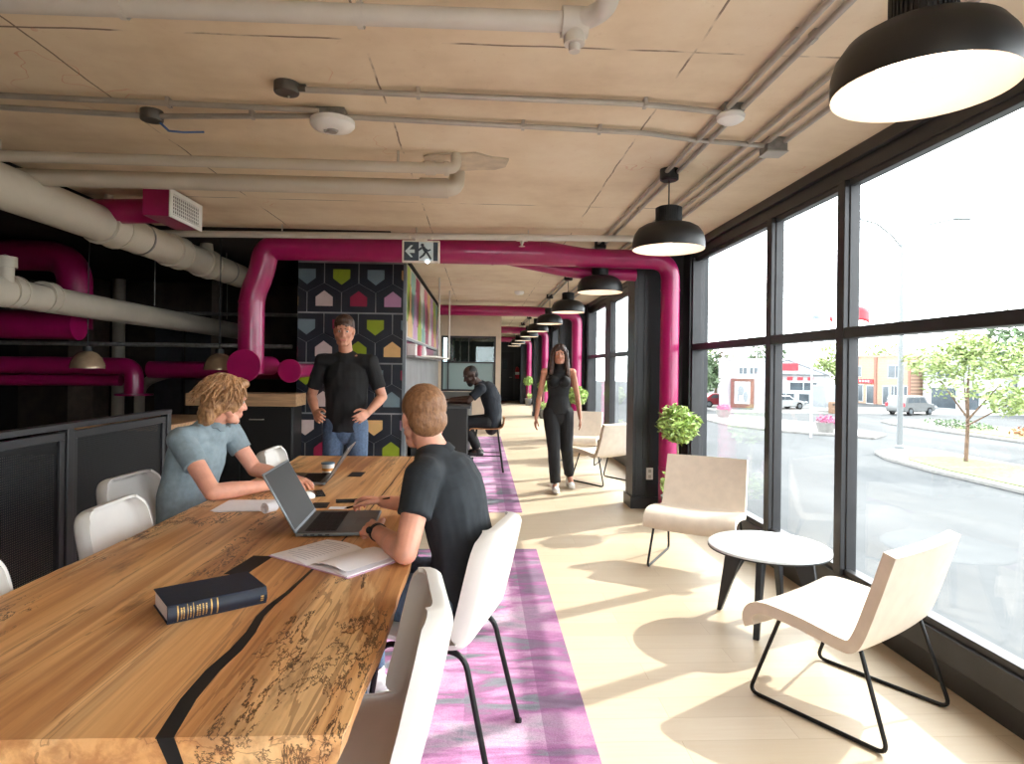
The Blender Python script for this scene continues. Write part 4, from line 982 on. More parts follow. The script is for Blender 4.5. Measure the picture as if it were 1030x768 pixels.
def face_bits(par, H, k, hairmat, lips=None, white=None):
    P = lambda *a: H @ (V(a)*k); R = H.to_3x3()
    for s in (-1, 1):
        e = MB().ball(P(s*.030,.0715,.006), (.0125*k,.0105*k,.0095*k), R).build('eye', white or MT['eye'], par)
        MB().ball(P(s*.030,.0780,.006), .0062*k).build('iris', MT['iris'], e)
    m = MB()
    for s in (-1, 1): m.capsule(P(s*.014,.0845,.028), P(s*.045,.071,.031), .0042*k, .003*k, 8)
    m.build('eyebrow', hairmat, par)
    MB().capsule(P(-.018,.0835,-.0635), P(.018,.0835,-.0635), .0062*k, .0062*k, 10).build('mouth', lips or MT['lips'], par)
def person(name_lbl, cat, loc, J, HM, mats, k=1., fem=False, hands=None, voxel=.0045, sleeve=.5, shirt_hem=None, trouser=None, standing=False, sleeveless=False, wrinkle=.006, neckr=.052, seed=0, collar=True):
    """J holds world joint positions; everything is stored relative to loc"""
    t = thing('person', name_lbl, cat, loc); o = V(loc)
    J = {a: V(b)-o for a, b in J.items()}
    HM = Matrix.Translation(-o) @ HM
    sh = (J['sr']-J['sl']).normalized(); up = (J['neck']-J['pel']).normalized(); fw = up.cross(sh).normalized()
    if fw.dot(HM.to_3x3() @ V((0,1,0))) < -.6: pass
    E = (fw, .66 if not fem else .68)
    wr, ww, wc = (.150, .138, .168) if not fem else (.150, .112, .138)
    hl, hr = J['hl'], J['hr']
    B = MB()
    def torso(m, g=0., lo=0., ins=0.):
        m.capsule(J['pel']-up*lo, J['waist'], (wr+g)*k, (ww+g)*k, 24, ell=E)
        m.capsule(J['waist'], J['chest'], (ww+g)*k, (wc+g)*k, 24, ell=E)
        m.capsule(J['chest'], J['chest']+(J['neck']-J['chest'])*.55, (wc+g)*k, (wc*.70+g)*k, 24, ell=E)
        r = (.058 if not fem else .046)+g*.8
        c = (J['sl']+J['sr'])/2
        pl, pr = J['sl'].lerp(J['sr'], ins), J['sr'].lerp(J['sl'], ins)
        m.capsule(pl, pr, r*k, r*k); nb = J['neck']
        for q_ in (pl, pr): m.capsule(nb-up*(.045 if not g else .058)*k, q_, (.058+g*.6)*k if not fem else (.045+g)*k, r*k*.92)
        if fem:
            for s in (-1, 1): m.ball(J['chest']+fw*.075*k+sh*(s*.068*k)+up*.01, (.062*k+g,)*3)
    torso(B)
    B.capsule(J['neck']-up*.02-fw*.012, HM @ V((0,-.022,-.055)), neckr*1.12*k, neckr*k, 20)
    head(B, HM, k, fem)
    al, a2, a3 = (.050, .041, .0275) if not fem else (.041, .034, .0225)
    for s in 'lr':
        B.capsule(J['s'+s], J['e'+s], al*k, a2*k); B.capsule(J['e'+s], J['e'+s]+(J['w'+s]-J['e'+s])*.35, a2*k, a2*1.03*k); B.capsule(J['e'+s]+(J['w'+s]-J['e'+s])*.3, J['w'+s], a2*1.03*k, a3*k)
        if hands: hand(B, J['w'+s], **hands[s], k=(1. if not fem else .9)*k)
        B.capsule(J['h'+s], J['k'+s], .085*k, .058*k); B.capsule(J['k'+s], J['a'+s], .056*k, .038*k)
        B.capsule(J['a'+s], J['a'+s]+(J['t'+s]-J['a'+s])*.6, .036*k, .034*k)
    blob('body', B, mats['skin'], t, voxel, 2)
    # upper garment
    G = MB(); g = .011
    torso(G, g, .02, .17 if sleeveless else 0); G.capsule(J['chest'], J['neck']-up*.055-fw*.005, (wc*.8+g)*k, .078*k, 20, ell=E)
    if shirt_hem is not None:
        G.capsule(J['pel']-up*shirt_hem, J['waist'], (wr+g+.012)*k, (ww+g+(.02 if not fem else .004))*k, 24, flat=(True, False), ell=E)
        if not fem: G.capsule(J['waist'], J['chest'], (ww+g+.02)*k, (wc+g+.006)*k, 24, ell=E)
    if not sleeveless:
        for s in 'lr':
            q = J['s'+s]+(J['e'+s]-J['s'+s])*sleeve
            G.capsule(J['s'+s], q, (al+.014)*k, (a2+.020)*k, flat=(False, True))
            if sleeve >= 1: G.capsule(J['e'+s], J['e'+s]+(J['w'+s]-J['e'+s])*(sleeve-1), (a2+.018)*k, (a3+.014)*k, flat=(False, True))
    gar = blob('shirt', G, mats['shirt'], t, .0065, 3, folds(wrinkle, 9, seed))
    if collar:
        nd = (HM @ V((0,-.022,-.055))-J['neck']).normalized()
        q = nd.to_track_quat('Z', 'Y').to_matrix().to_4x4()
        MB().lathe([(.086*k,-.022),(.074*k,.006),(.068*k,.012),(.060*k,.008),(.060*k,-.022)], 28, Matrix.Translation(J['neck']-nd*.012) @ q, True).build('neckband', mats['shirt'], t, bevel=.002)
    # trousers
    T = MB()
    T.capsule(J['pel']-up*.05, J['waist']-up*.05, (wr+.006)*k, (ww+.004)*k, 24, ell=E)
    for s in 'lr':
        T.capsule(J['h'+s], J['k'+s], (.097 if not fem else .104)*k, (.071 if not fem else .080)*k); q = J['k'+s]+(J['a'+s]-J['k'+s])*.93
        T.capsule(J['k'+s], q, (.069 if not fem else .078)*k, (.054 if not fem else .066)*k, flat=(False, True))
    blob('trousers', T, mats['trousers'], t, .007, 3, folds(.005, 10, seed+3))
    for s in 'lr':
        a, b = J['a'+s], J['t'+s]; d = (b-a); d.z = 0; d.normalize(); F = MB()
        F.capsule(V((a.x,a.y,b.z+.012))-d*.04, b+V((0,0,.006)), .038*k, .040*k, ell=(V((0,0,1)), .8)); F.capsule(V((a.x,a.y,b.z+.02)), b-d*.03+V((0,0,.012)), .040*k, .03*k); F.capsule(V((a.x,a.y,b.z+.01)), V((a.x,a.y,b.z+.075)), .042*k, .046*k, flat=(False, True))
        s_ = blob('shoe', F, mats['shoe'], t, .006, 2)
        MB().capsule(V((a.x,a.y,b.z-.02))-d*.045, b-V((0,0,.021)), .040*k, .042*k, ell=(V((0,0,1)), .26)).build('sole', MT['sole'], s_)
    return t, J, HM, fw, up, sh
def hair_blob(name, t, HM, k, balls, mat, voxel=.005, amp=.004, f=40, caps=()):
    m = MB(); R = HM.to_3x3()
    for c, r in balls: m.ball(HM @ (V(c)*k), tuple(x*k for x in r), R, 24, 16)
    for a, b, r0, r1 in caps: m.capsule(HM @ (V(a)*k), HM @ (V(b)*k), r0*k, r1*k, 12)
    def rf(p): return amp*(noise.noise(p*f)+.6*noise.noise(p*f*2.3))
    return blob(name, m, mat, t, voxel, 2, rf)
Zv = V((0,0,1))

# --- man in the charcoal t-shirt, seen from behind, right side of the table
hairA = m_hair('ginger_brown_hair', (114,78,53), (162,118,82), .55, (.47,.58,(190,140,112)), 90)
H = headmat((-.220,2.475,1.219), (-.36,.93,-.04), -.02)
hd = dict(l=dict(d=(-.55,.8,-.02), n=(-.5,-.1,-.85), t=(.3,.75,.5), curl=.95, thumb=.8), r=dict(d=(-.90,.30,.12), n=(-.1,.35,-.9), t=(-.2,-.75,.1), curl=.8, thumb=.9))
tA, J, Hl, fw, up, sh = person('man in charcoal t-shirt seen from behind, writing at the table', 'person', (-.1,2.44,.0), dict(
 pel=(-.075,2.45,.575), waist=(-.06,2.44,.74), chest=(-.10,2.44,.92), neck=(-.185,2.455,1.105), sl=(-.200,2.285,1.03), sr=(-.085,2.63,1.005),
 el=(-.245,2.15,.795), wl=(-.385,2.42,.797), er=(-.185,2.80,.80), wr=(-.43,2.875,.812),
 hl=(-.13,2.37,.555), hr=(-.09,2.545,.555), kl=(-.52,2.46,.555), kr=(-.50,2.72,.555), al=(-.45,2.40,.10), ar=(-.44,2.76,.10), tl=(-.60,2.45,.05), tr=(-.60,2.80,.05)),
 H, dict(skin=MT['skin'], shirt=MT['tee'], trousers=MT['jeans'], shoe=MT['sneaker']), hands=hd, sleeve=.55, shirt_hem=.09, seed=1, wrinkle=.007)
hr = hair_blob('hair', tA, Hl, 1, [((0,-.018,.046),(.085,.104,.090)), ((0,-.064,-.004),(.076,.056,.066))], hairA, .004, .0018, 60)
Hx = hairA.node_tree
face_bits(tA, Hl, 1, hairA)
wd = (J['wl']-J['el']).normalized(); qm = Matrix.Translation(J['wl']-wd*.02) @ wd.to_track_quat('Z','Y').to_matrix().to_4x4()
MB().lathe([(.0305,-.010),(.034,-.010),(.034,.010),(.0305,.010)], 24, qm, True).ball(qm @ V((.033,.012,0)), .0135).build('watch', MT['keys'], tA)
t = thing('pen', 'dark pen held in the right hand of the man in the charcoal t-shirt', 'pen', (-.525,2.875,.835), 0)
MB().tube([(-.07,.03,-.058),(.13,-.03,.0)], .0046, 10).build('barrel', MT['keys'], t); MB().tube([(-.07,.03,-.058),(-.083,.034,-.062)], .0042, 8, r1=.001).build('nib', MT['conduit'], t)

# --- man in the grey polo, left side
hairB = m_hair('tousled_strawberry_blond_hair', (118,82,54), (200,152,106), .5, None, 60)
H = headmat((-1.345,3.45,1.222), (.72,.67,-.12), -.04)
hd = dict(l=dict(d=(.85,-.5,-.12), n=(0,0,-1), t=(-.4,-.8,0), curl=.28, thumb=.3, fan=.2), r=dict(d=(.62,.75,-.05), n=(0,0,-1), t=(-.6,.6,0), curl=.3, thumb=.3, fan=.2))
tB, J, Hl, fw, up, sh = person('man in grey-blue polo with tousled ginger hair looking away', 'person', (-1.5,3.4,0), dict(
 pel=(-1.50,3.38,.575), waist=(-1.52,3.39,.74), chest=(-1.49,3.43,.92), neck=(-1.415,3.46,1.095), sr=(-1.50,3.275,1.035), sl=(-1.405,3.645,1.04),
 er=(-1.29,3.15,.797), wr=(-1.085,3.335,.797), el=(-1.26,3.64,.83), wl=(-1.03,3.545,.802),
 hl=(-1.44,3.47,.555), hr=(-1.46,3.28,.555), kl=(-1.03,3.50,.555), kr=(-1.05,3.20,.555), al=(-1.12,3.52,.10), ar=(-1.14,3.22,.10), tl=(-.97,3.50,.05), tr=(-.99,3.20,.05)),
 H, dict(skin=MT['skin'], shirt=MT['polo'], trousers=MT['jeans'], shoe=MT['darkshoe']), hands=hd, sleeve=.5, shirt_hem=.09, seed=5, wrinkle=.006)
hair_blob('hair', tB, Hl, 1, [((0,-.022,.05),(.090,.108,.094)), ((0,-.07,-.02),(.084,.058,.085)), ((0,.05,.10),(.066,.045,.03)), ((.058,-.008,.0),(.036,.062,.066)), ((-.058,-.008,.0),(.036,.062,.066)), ((0,-.088,-.075),(.072,.042,.07))], hairB, .005, .008, 26)
random.seed(21); lk = MB()
for q in range(330):
    th = random.uniform(0, 2*PI); ph = random.uniform(.02, 1.75)
    d0 = V((math.sin(ph)*math.cos(th), math.sin(ph)*math.sin(th), math.cos(ph)))
    if d0.y > .62 and d0.z < .35: continue
    c = V((d0.x*.092, -.026+d0.y*.108, .045+d0.z*.096)); pts = []
    sd = V((random.uniform(-.5,.5)+d0.x*.5, random.uniform(-.5,.3)+d0.y*.4-.15, -.75*math.sin(ph)-.1)).normalized()
    L = random.uniform(.045, .095)
    for i in range(7):
        f = i/6; p = c+sd*(L*f)+V((d0.x,d0.y,d0.z))*(.010*math.sin(f*PI)-.004)+V((math.sin(f*7+q), math.cos(f*6+q*2), 0))*.005*f
        pts.append(Hl @ p)
    lk.tube(pts, [.0055,.0065,.0062,.0056,.0046,.0034,.0014], 5)
lk.build('hair_lock', hairB, tB)
face_bits(tB, Hl, 1, hairB)
# polo collar and placket
nd = (Hl @ V((0,-.022,-.055))-J['neck']).normalized(); q = Matrix.Translation(J['neck']+nd*.0) @ (Matrix((sh, fw, nd)).transposed()).to_4x4()
cm = MB(); ns = 20
ring = [[cm.bm.verts.new(q @ V((r*math.sin(a), r*math.cos(a)*1.05+.004, z-(.022 if abs(a) < .5 else 0)*(1 if r > .07 else .5)))) for a in [(.16+(2*PI-.32)*i/ns)-PI*0 for i in range(ns+1)]] for r, z in ((.060,.004),(.062,.030),(.067,.031),(.083,-.004),(.080,-.007),(.066,.018))]
for a, b in zip(ring, ring[1:]+ring[:1]):
    for i in range(ns): cm.bm.faces.new((a[i], a[i+1], b[i+1], b[i]))
cm.build('collar', MT['polo'], tB)

# --- standing man in black at the end of the table (blurred in the photo, here at rest)
hairC = m_hair('short_dark_brown_hair', (42,27,20), (84,54,38))
H = headmat((-1.12,5.27,1.70), (.12,-.99,-.12), -.05)
hd = dict(l=dict(d=(-.35,-.85,-.25), n=(-.6,.1,-.5), t=(-.5,-.1,.8), curl=.5), r=dict(d=(.35,-.85,-.25), n=(.6,.1,-.5), t=(.5,-.1,.8), curl=.5))
tC, J, Hl, fw, up, sh = person('standing man in black t-shirt and jeans at the far end of the table', 'person', (-1.11,5.33,0), dict(
 pel=(-1.11,5.33,.97), waist=(-1.11,5.34,1.13), chest=(-1.11,5.34,1.32), neck=(-1.115,5.33,1.51), sr=(-1.305,5.32,1.45), sl=(-.915,5.34,1.45),
 er=(-1.40,5.36,1.16), wr=(-1.31,5.15,1.04), el=(-.82,5.38,1.16), wl=(-.90,5.16,1.04),
 hr=(-1.20,5.33,.93), hl=(-1.02,5.33,.93), kr=(-1.22,5.31,.51), kl=(-1.0,5.33,.51), ar=(-1.23,5.36,.10), al=(-.99,5.37,.10), tr=(-1.26,5.22,.05), tl=(-.96,5.23,.05)),
 H, dict(skin=MT['skin2'], shirt=MT['blacktee'], trousers=MT['jeans'], shoe=MT['darkshoe']), hands=hd, sleeve=.75, shirt_hem=.10, seed=9, voxel=.006, wrinkle=.009)
hair_blob('hair', tC, Hl, 1, [((0,-.022,.052),(.082,.102,.088)), ((0,-.062,.0),(.072,.05,.07)), ((0,.045,.095),(.06,.04,.032))], hairC, .006, .004, 40)
face_bits(tC, Hl, 1, hairC)

# --- woman walking towards the camera
hairD = m_hair('long_dark_brown_hair', (34,22,18), (88,58,44))
H = headmat((.905,7.28,1.575), (-.10,-.99,-.03), 0)
kf = .93
hd = dict(r=dict(d=(-.12,-.08,-1), n=(.9,.2,0), t=(.15,-.95,-.1), curl=.3), l=dict(d=(.1,.05,-1), n=(-.9,.2,0), t=(-.1,-.95,-.1), curl=.3))
tD, J, Hl, fw, up, sh = person('woman in black walking towards the camera by the windows', 'person', (.88,7.3,0), dict(
 pel=(.90,7.31,.93), waist=(.90,7.31,1.09), chest=(.90,7.30,1.255), neck=(.905,7.30,1.425), sr=(.735,7.31,1.375), sl=(1.06,7.30,1.375),
 er=(.685,7.36,1.09), wr=(.640,7.25,.845), el=(1.13,7.36,1.09), wl=(1.155,7.30,.845),
 hr=(.815,7.31,.90), hl=(.985,7.31,.90), kr=(.845,7.22,.49), kl=(1.005,7.33,.49), ar=(.87,7.25,.085), al=(1.075,7.56,.14), tr=(.865,7.10,.045), tl=(1.085,7.41,.045)),
 H, dict(skin=MT['skin2'], shirt=MT['knit'], trousers=MT['trousers'], shoe=MT['sneaker']), k=kf, fem=True, hands=hd, voxel=.0055, sleeveless=True, shirt_hem=.03, seed=13, wrinkle=.003, neckr=.047, collar=False)
nd = (Hl @ V((0,-.022,-.055))-J['neck']).normalized()
MB().lathe([(.066,-.02),(.055,.012),(.051,.055),(.047,.055),(.05,-.02)], 24, Matrix.Translation(J['neck']) @ nd.to_track_quat('Z','Y').to_matrix().to_4x4(), True).build('turtleneck', MT['knit'], tD)
hair_blob('hair', tD, Hl, kf, [((0,-.024,.048),(.088,.104,.09)), ((0,-.075,-.05),(.10,.055,.12)), ((0,-.085,-.19),(.13,.05,.15)), ((.084,-.015,-.04),(.036,.058,.11)), ((-.080,-.015,-.03),(.028,.055,.10))], hairD, .006, .005, 28,
 caps=[((.08,.0,.03),(.105,.035,-.22),.030,.030),((-.08,.0,.03),(-.10,.03,-.24),.030,.028),((.09,-.03,-.05),(.15,.0,-.30),.042,.026),((.06,-.05,-.1),(.10,-.05,-.38),.05,.03),((-.085,-.03,-.05),(-.12,.02,-.32),.036,.02),((.02,.06,.10),(.072,.055,.02),.022,.018),((-.02,.06,.10),(-.07,.055,.02),.022,.018)])
face_bits(tD, Hl, kf, hairD)
MB().lathe([(.062,-.014),(.066,0),(.062,.014)],8,Matrix.Translation((0,0,-5))) if False else None

# --- man at the bar
hairE = m_hair('close_black_hair', (16,14,14), (34,30,28), .7)
H = headmat((-.135,8.62,1.305), (-.86,-.35,-.35), -.12)
hd = dict(r=dict(d=(-.9,.1,-.05), n=(0,.2,-1), t=(-.2,.9,0), curl=.5), l=dict(d=(-.9,-.2,-.05), n=(0,-.2,-1), t=(-.2,-.9,0), curl=.5))
tE, J, Hl, fw, up, sh = person('man in dark shirt sitting on a stool at the bar', 'person', (.1,8.72,0), dict(
 pel=(.15,8.72,.70), waist=(.175,8.71,.86), chest=(.125,8.69,1.04), neck=(-.03,8.66,1.195), sl=(.005,8.46,1.13), sr=(.045,8.87,1.12),
 el=(-.16,8.42,.97), wl=(-.40,8.48,.965), er=(-.15,8.93,.975), wr=(-.40,8.86,.965),
 hl=(.09,8.62,.675), hr=(.10,8.81,.675), kl=(-.22,8.58,.665), kr=(-.22,8.87,.665), al=(-.02,8.58,.30), ar=(-.02,8.87,.30), tl=(-.12,8.56,.24), tr=(-.12,8.89,.24)),
 H, dict(skin=MT['skin3'], shirt=M('dark_slate_shirt', (27,33,42), .85, var=.1), trousers=MT['trousers'], shoe=MT['darkshoe']), hands=hd, sleeve=.7, shirt_hem=.08, seed=17, voxel=.006, k=1.06)
hair_blob('hair', tE, Hl, 1, [((0,-.02,.043),(.080,.100,.086)), ((0,-.06,.0),(.07,.05,.065))], hairE, .006, .002, 60)
hair_blob('beard', tE, Hl, 1, [((0,.052,-.098),(.054,.042,.042)), ((0,.02,-.08),(.06,.04,.035))], hairE, .006, .002, 60)
face_bits(tE, Hl, 1, hairE, MT['skin3'], MT['iris'])
t = thing('tablet', 'dark tablet on the bar under the hands of the seated man', 'tablet', (-.50,8.66,.9355), 0)
MB().box(-.09,.09,-.13,.13,0,.008).build('body', MT['keys'], t, bevel=.004); MB().box(-.08,.08,-.12,.12,.008,.0083).build('glass_front', M('tablet_glass',(20,22,26),.08), t)
# ---------------------------------------------------------------- the street outside (2.5 m lower)
GZ = -2.5
struct(MB().box(2.24, 160, -60, 200, GZ-.3, GZ).build('ground', MT['asphalt'], smooth=False))
struct(MB().box(2.24, 2.4, -10, 40, GZ, -.02).build('wall_outer', MT['column'], smooth=False))
def strip(name, poly, label, kerb=.25):
    """planted traffic island: kerb ring and grass"""
    t = thing(name, label, 'island', (0,0,GZ))
    c = V((sum(p[0] for p in poly)/len(poly), sum(p[1] for p in poly)/len(poly), 0))
    ins = []
    for p in poly:
        d = V((p[0],p[1],0))-c; ins.append(tuple((c+d*(1-kerb/max(.6,d.length)))[:2]))
    MB().prism(poly, 0, .15).build('kerb', MT['concrete'], t, smooth=False, bevel=.03)
    return t, ins
t, _ = strip('traffic_island', [(17.7,-10),(17.7,24),(18.1,27.6),(18.9,29.6),(21.6,31.5),(22.4,30.5),(22.6,24),(22.6,-10)], 'long grass strip with kerb between the parking lot and the road')
MB().prism([(18.1,-10),(18.1,24),(18.5,26.6),(19.2,27.6),(21.4,27.6),(22.2,24),(22.2,-10)], .15, .19).build('grass', MT['grass'], t, smooth=False)
t, _ = strip('traffic_island', [(30.6,0),(30.6,46),(31.4,48.5),(34,50),(37,50),(37,0)], 'far planted strip with kerb across the road, in front of the grey car')
MB().prism([(31.2,0),(31.2,40),(33.5,43.5),(36.6,43.5),(36.6,0)], .15, .2).build('grass', MT['grass'], t, smooth=False)
t, _ = strip('traffic_island', [(17.4,44),(17.4,53),(21.8,53),(24.5,46),(25,38),(23,36),(19,40)], 'paved corner island with flower tubs across the street')
struct(MB().prism([(22.5,58),(22.5,70),(40,70),(60,62),(60,57),(40,58)], GZ, GZ+.02).build('pavement', MT['concrete'], smooth=False))

def crown(bm_, c, rad, n, size, seed, squash=1):
    rnd = random.Random(seed)
    for q in range(n):
        d = V((rnd.gauss(0,1), rnd.gauss(0,1), rnd.gauss(0,1))).normalized()*(rnd.random()**.35)
        lump = 1+.22*noise.noise(d*2.2+V((seed,0,0)))
        p = V(c)+V((d.x*rad[0], d.y*rad[1], d.z*rad[2]))*lump
        a = V((rnd.gauss(0,1), rnd.gauss(0,1), rnd.gauss(0,.6))).normalized(); b = a.cross(V((rnd.gauss(0,1), rnd.gauss(0,1), rnd.gauss(0,1)))).normalized()
        s = size*rnd.uniform(.6, 1.3)
        v = [bm_.verts.new(p+a*(s*x)+b*(s*y)+a.cross(b)*(s*w)) for x, y, w in ((-1,0,0),(-.2,.42,.1),(1,0,-.15),(-.2,-.42,.1))]
        bm_.faces.new(v)
def tree(label, loc, h, lumps, n, size, leaf, trunk_r, seed, branches=()):
    t = thing('tree', label, 'tree', loc)
    m = MB().tube([(0,0,0),(.02*h,.01*h,h*.3),(.0,-.01*h,h*.6),(.02*h,0,h*.85)], [trunk_r,trunk_r*.85,trunk_r*.55,trunk_r*.2], 9)
    for (b0, b1, r) in branches: m.tube([b0, b1], r, 7, r1=r*.35)
    m.build('trunk', MT['bark'], t)
    c = MB()
    for i, (p, rad) in enumerate(lumps): crown(c.bm, p, rad, n, size, seed+i)
    c.build('crown', leaf, t, smooth=False); return t
tree('young street tree with airy pale green leaves on the grass strip', (20.6,26.0,GZ+.19), 5.0, [((0,0,3.6),(1.9,1.9,1.1)),((.9,-.8,4.3),(1.5,1.5,.9)),((-.8,.7,4.2),(1.3,1.3,.7)),((1.0,-1.3,2.6),(1.1,1.1,.6)),((0,0,4.9),(1.0,1.0,.6))], 620, .13, MT['leaf2'], .085, 31,
 [((0,0,1.7),(.9,-.7,3.3),.05),((0,0,1.9),(-.8,.5,3.4),.045),((0,0,2.2),(.3,.6,3.8),.04),((.0,0,1.5),(1.0,-1.2,2.6),.04)])
tree('taller street tree beyond the young one at the right edge', (27.5,29.5,GZ), 7.5, [((0,0,6.0),(2.6,2.6,1.7)),((-1,1,5.0),(1.8,1.8,1.2))], 600, .22, MT['leaf3'], .13, 47, [((0,0,3),(1,-.6,5.5),.07)])
for i, (x, y, h, lb, lf) in enumerate(((23.5,86,8.5,'leafy tree behind the white sign building, left of it','leaf3'), (20.5,62,6.6,'bushy tree at the left end of the street view','leaf3'), (33.5,98,9.5,'tree seen over the roof of the white sign building','leaf2'), (60,105,9.5,'tree crown over the orange brick shop, left one','leaf2'), (68,104,10.5,'tree crown over the orange brick shop, right one','leaf2'), (46,100,9.5,'tree crown behind the gabled shop','leaf3'), (21.0,74,6.,'dark green tree next to the parked cars at far left','leaf3'), (30.0,80,7.4,'round tree behind the pillar sign','leaf3'))):
    tree(lb, (x,y,GZ), h, [((0,0,h*.62),(h*.33,h*.33,h*.30)),((.8,-.6,h*.42),(h*.28,h*.28,h*.2)),((-1,.6,h*.5),(h*.26,h*.26,h*.2))], 380, .42, MT[lf], .2, 60+i*5)
o = MB(); crown(o.bm, (0,0,.25), (1.3,2.6,.35), 420, .13, 90); tag(o.build('shrub', M('rust_foliage', (140,100,72), .7, var=.3), loc=(33.2,35.6,GZ+.2), smooth=False), 'rust coloured low shrubs on the far planted strip', 'shrub')
o = MB(); crown(o.bm, (0,0,.2), (1.2,3.2,.28), 420, .13, 95); tag(o.build('shrub', MT['leaf3'], loc=(33.0,42.4,GZ+.2), smooth=False), 'green low shrubs on the far planted strip', 'shrub')
# street lamp with two arms
t = thing('street_lamp', 'tall grey street lamp with two arms outside the large pane', 'street lamp', (20.75,30.5,GZ+.15))
MB().lathe([(0,0),(.22,0),(.22,.12),(.14,.2),(.13,3),(.085,10.1),(0,10.15)],16).build('pole', MT['pole'], t)
for s, e, z in ((-1,(-2.1,.2,11.35),0), (1,(2.6,-.2,11.4),0)):
    MB().tube([(0,0,9.9),(s*.5,0,10.5),(s*1.3,0,11.1),e], .05, 8).build('arm', MT['pole'], t)
    MB().box(e[0]-.15 if s<0 else e[0]-.1, e[0]+.7 if s>0 else e[0]+.1, e[1]-.13, e[1]+.13, e[2]-.07, e[2]+.07).build('luminaire', MT['pole'], t, bevel=.03)
# flagpoles
def flagpole(loc, h, label, kind, fl=2.2, fh=1.2):
    t = thing('flagpole', label, 'flag', loc)
    MB().cyl((0,0,0),(0,0,h),.07,10,.035).ball((0,0,h+.05),.08).build('pole', MT['signwhite'], t)
    w = MB(); n = 12; cols = []
    for i in range(n+1):
        f = i/n; x = f*fl; y = .16*math.sin(f*7); dz = -.25*f*f
        cols.append([w.bm.verts.new((x, y, h-.1-fh*j/4+dz)) for j in range(5)])
    for i in range(n):
        for j in range(4):
            f = w.bm.faces.new((cols[i][j], cols[i+1][j], cols[i+1][j+1], cols[i][j+1]))
            f.material_index = {'split': 0 if i < 4 else (1 if i < 9 else (0 if j < 3 else 2)), 'red': 2}[kind]
    fo = w.build('flag_cloth', [M('flag_grey', (150,160,172), .8), MT['signwhite'], MT['red']], t); sd = fo.modifiers.new('s', 'SOLIDIFY'); sd.thickness = .01
    return t
flagpole((19.55,36.7,GZ), 8.3, 'white flagpole with a grey and white flag beyond the middle pane', 'split', 1.3, 1.15)
flagpole((23.4,40,GZ), 8.3, 'flagpole with a red flag half hidden by a mullion', 'red', 1.75, .85)
# flower tubs
for loc, lb in (((19.5,50.2,GZ+.15),'flower tub with pink blossoms near the left pane'), ((21.5,38.6,GZ+.15),'flower tub with pink blossoms beside the flagpole')):
    t = thing('flower_tub', lb, 'planter', loc)
    MB().lathe([(0,0),(.42,0),(.62,.62),(.56,.62),(.5,.5),(0,.5)],24).build('tub', MT['concrete'], t)
    c = MB(); crown(c.bm, (0,0,.75), (.62,.62,.34), 260, .09, 7); c.build('blossom', M('pink_blossom', (160,84,116), .7, var=.2), t, smooth=False)
# buildings ---------------------------------------------------------------
def building(name, label, c, rz, w, h, d, wallm, roof=None, wins=(), doors=(), extra=None):
    """front faces local -y; c = centre of the front at street level"""
    t = thing(name, label, 'building', (c[0],c[1],GZ), rz)
    MB().box(-w/2,w/2,0,d,0,h).build('wall', wallm, t, smooth=False)
    MB().box(-w/2-.1,w/2+.1,-.1,d+.1,h,h+.25).build('parapet', roof or wallm, t, smooth=False)
    for (x, z, ww, hh) in wins:
        f = MB().box(x-.08,x+ww+.08,-.06,.0,z-.08,z+hh+.08).build('window', MT['signwhite'], t, smooth=False)
        MB().box(x,x+ww,-.075,-.05,z,z+hh).build('pane', winm, f, smooth=False); MB().box(x+ww/2-.04,x+ww/2+.04,-.09,-.05,z,z+hh).build('glazing_bar', MT['signwhite'], f, smooth=False)
    for (x, ww, hh) in doors:
        f = MB().box(x-.1,x+ww+.1,-.08,0,0,hh+.1).build('door', MT['signwhite'], t, smooth=False); MB().box(x,x+ww,-.1,-.06,.1,hh).build('pane', winm, f, smooth=False)
    return t
winm = M('grey_shop_glass', (66,74,80), .15, var=.2, vscale=.6)
brick = m_shingle('pale_orange_brick', (166,136,116), (172,143,122)); white = M('white_render', (160,163,165), .8, var=.04, vscale=.4)
ang = math.atan2(71-78.5, 49.4-47.9)
t = building('shop_building', 'two-storey orange brick shop with a red sign across the street', (48.5,75.5), ang, 9.5, 5.75, 10, brick, None, [(-4.3,3.4,1.7,1.2),(1.6,3.3,2.1,1.4),(-4.3,.3,2.0,2.0),(2.1,.4,.8,1.9),(3.4,.4,.9,1.9)], [(-1.6,1.1,2.2),(.9,.8,2.2)])
MB().box(-4.4,-.6,-.15,0,2.55,3.05).build('sign_board', MT['red'], t, smooth=False); 
tx = MB()
for i in range(7): tx.box(-4.1+i*.45,-3.85+i*.45,-.17,-.14,2.68,2.92)
tx.build('sign_lettering', MT['signwhite'], t, smooth=False)
MB().box(-.5,-.1,-.12,0,0,5.75).box(4.45,4.75,-.12,0,0,5.75).box(-4.75,-4.45,-.12,0,0,5.75).build('pier', M('red_brown_brick',(138,98,84),.85,var=.1), t, smooth=False)
building('shop_building', 'white two-storey building right of the orange brick shop', (51.42,65.6), ang, 9.5, 5.8, 10, white, None, [(-2.9,3.4,1.9,1.1)], [(.9,1.1,2.4),(-3.6,3.0,2.3)])
building('shop_building', 'long white building behind the young tree at right', (54.6,51.3), ang, 18, 5.6, 10, white, None, [(-7,3.3,1.6,1.2),(-3,3.3,1.6,1.2),(2,3.3,1.6,1.2)], [(-6,1.2,2.3),(4,1.2,2.3)])
ang2 = -.55
t = building('shop_building', 'gabled shop with red sign lettering beyond the middle pane', (33.0,67), ang2, 7.6, 3.6, 9, white, None, [(-3.4,.5,2.0,1.0),(-.9,.5,1.6,1.0),(1.2,.5,2.0,1.0),(-3.3,1.9,2.4,.8),(.3,1.9,2.6,.8)])
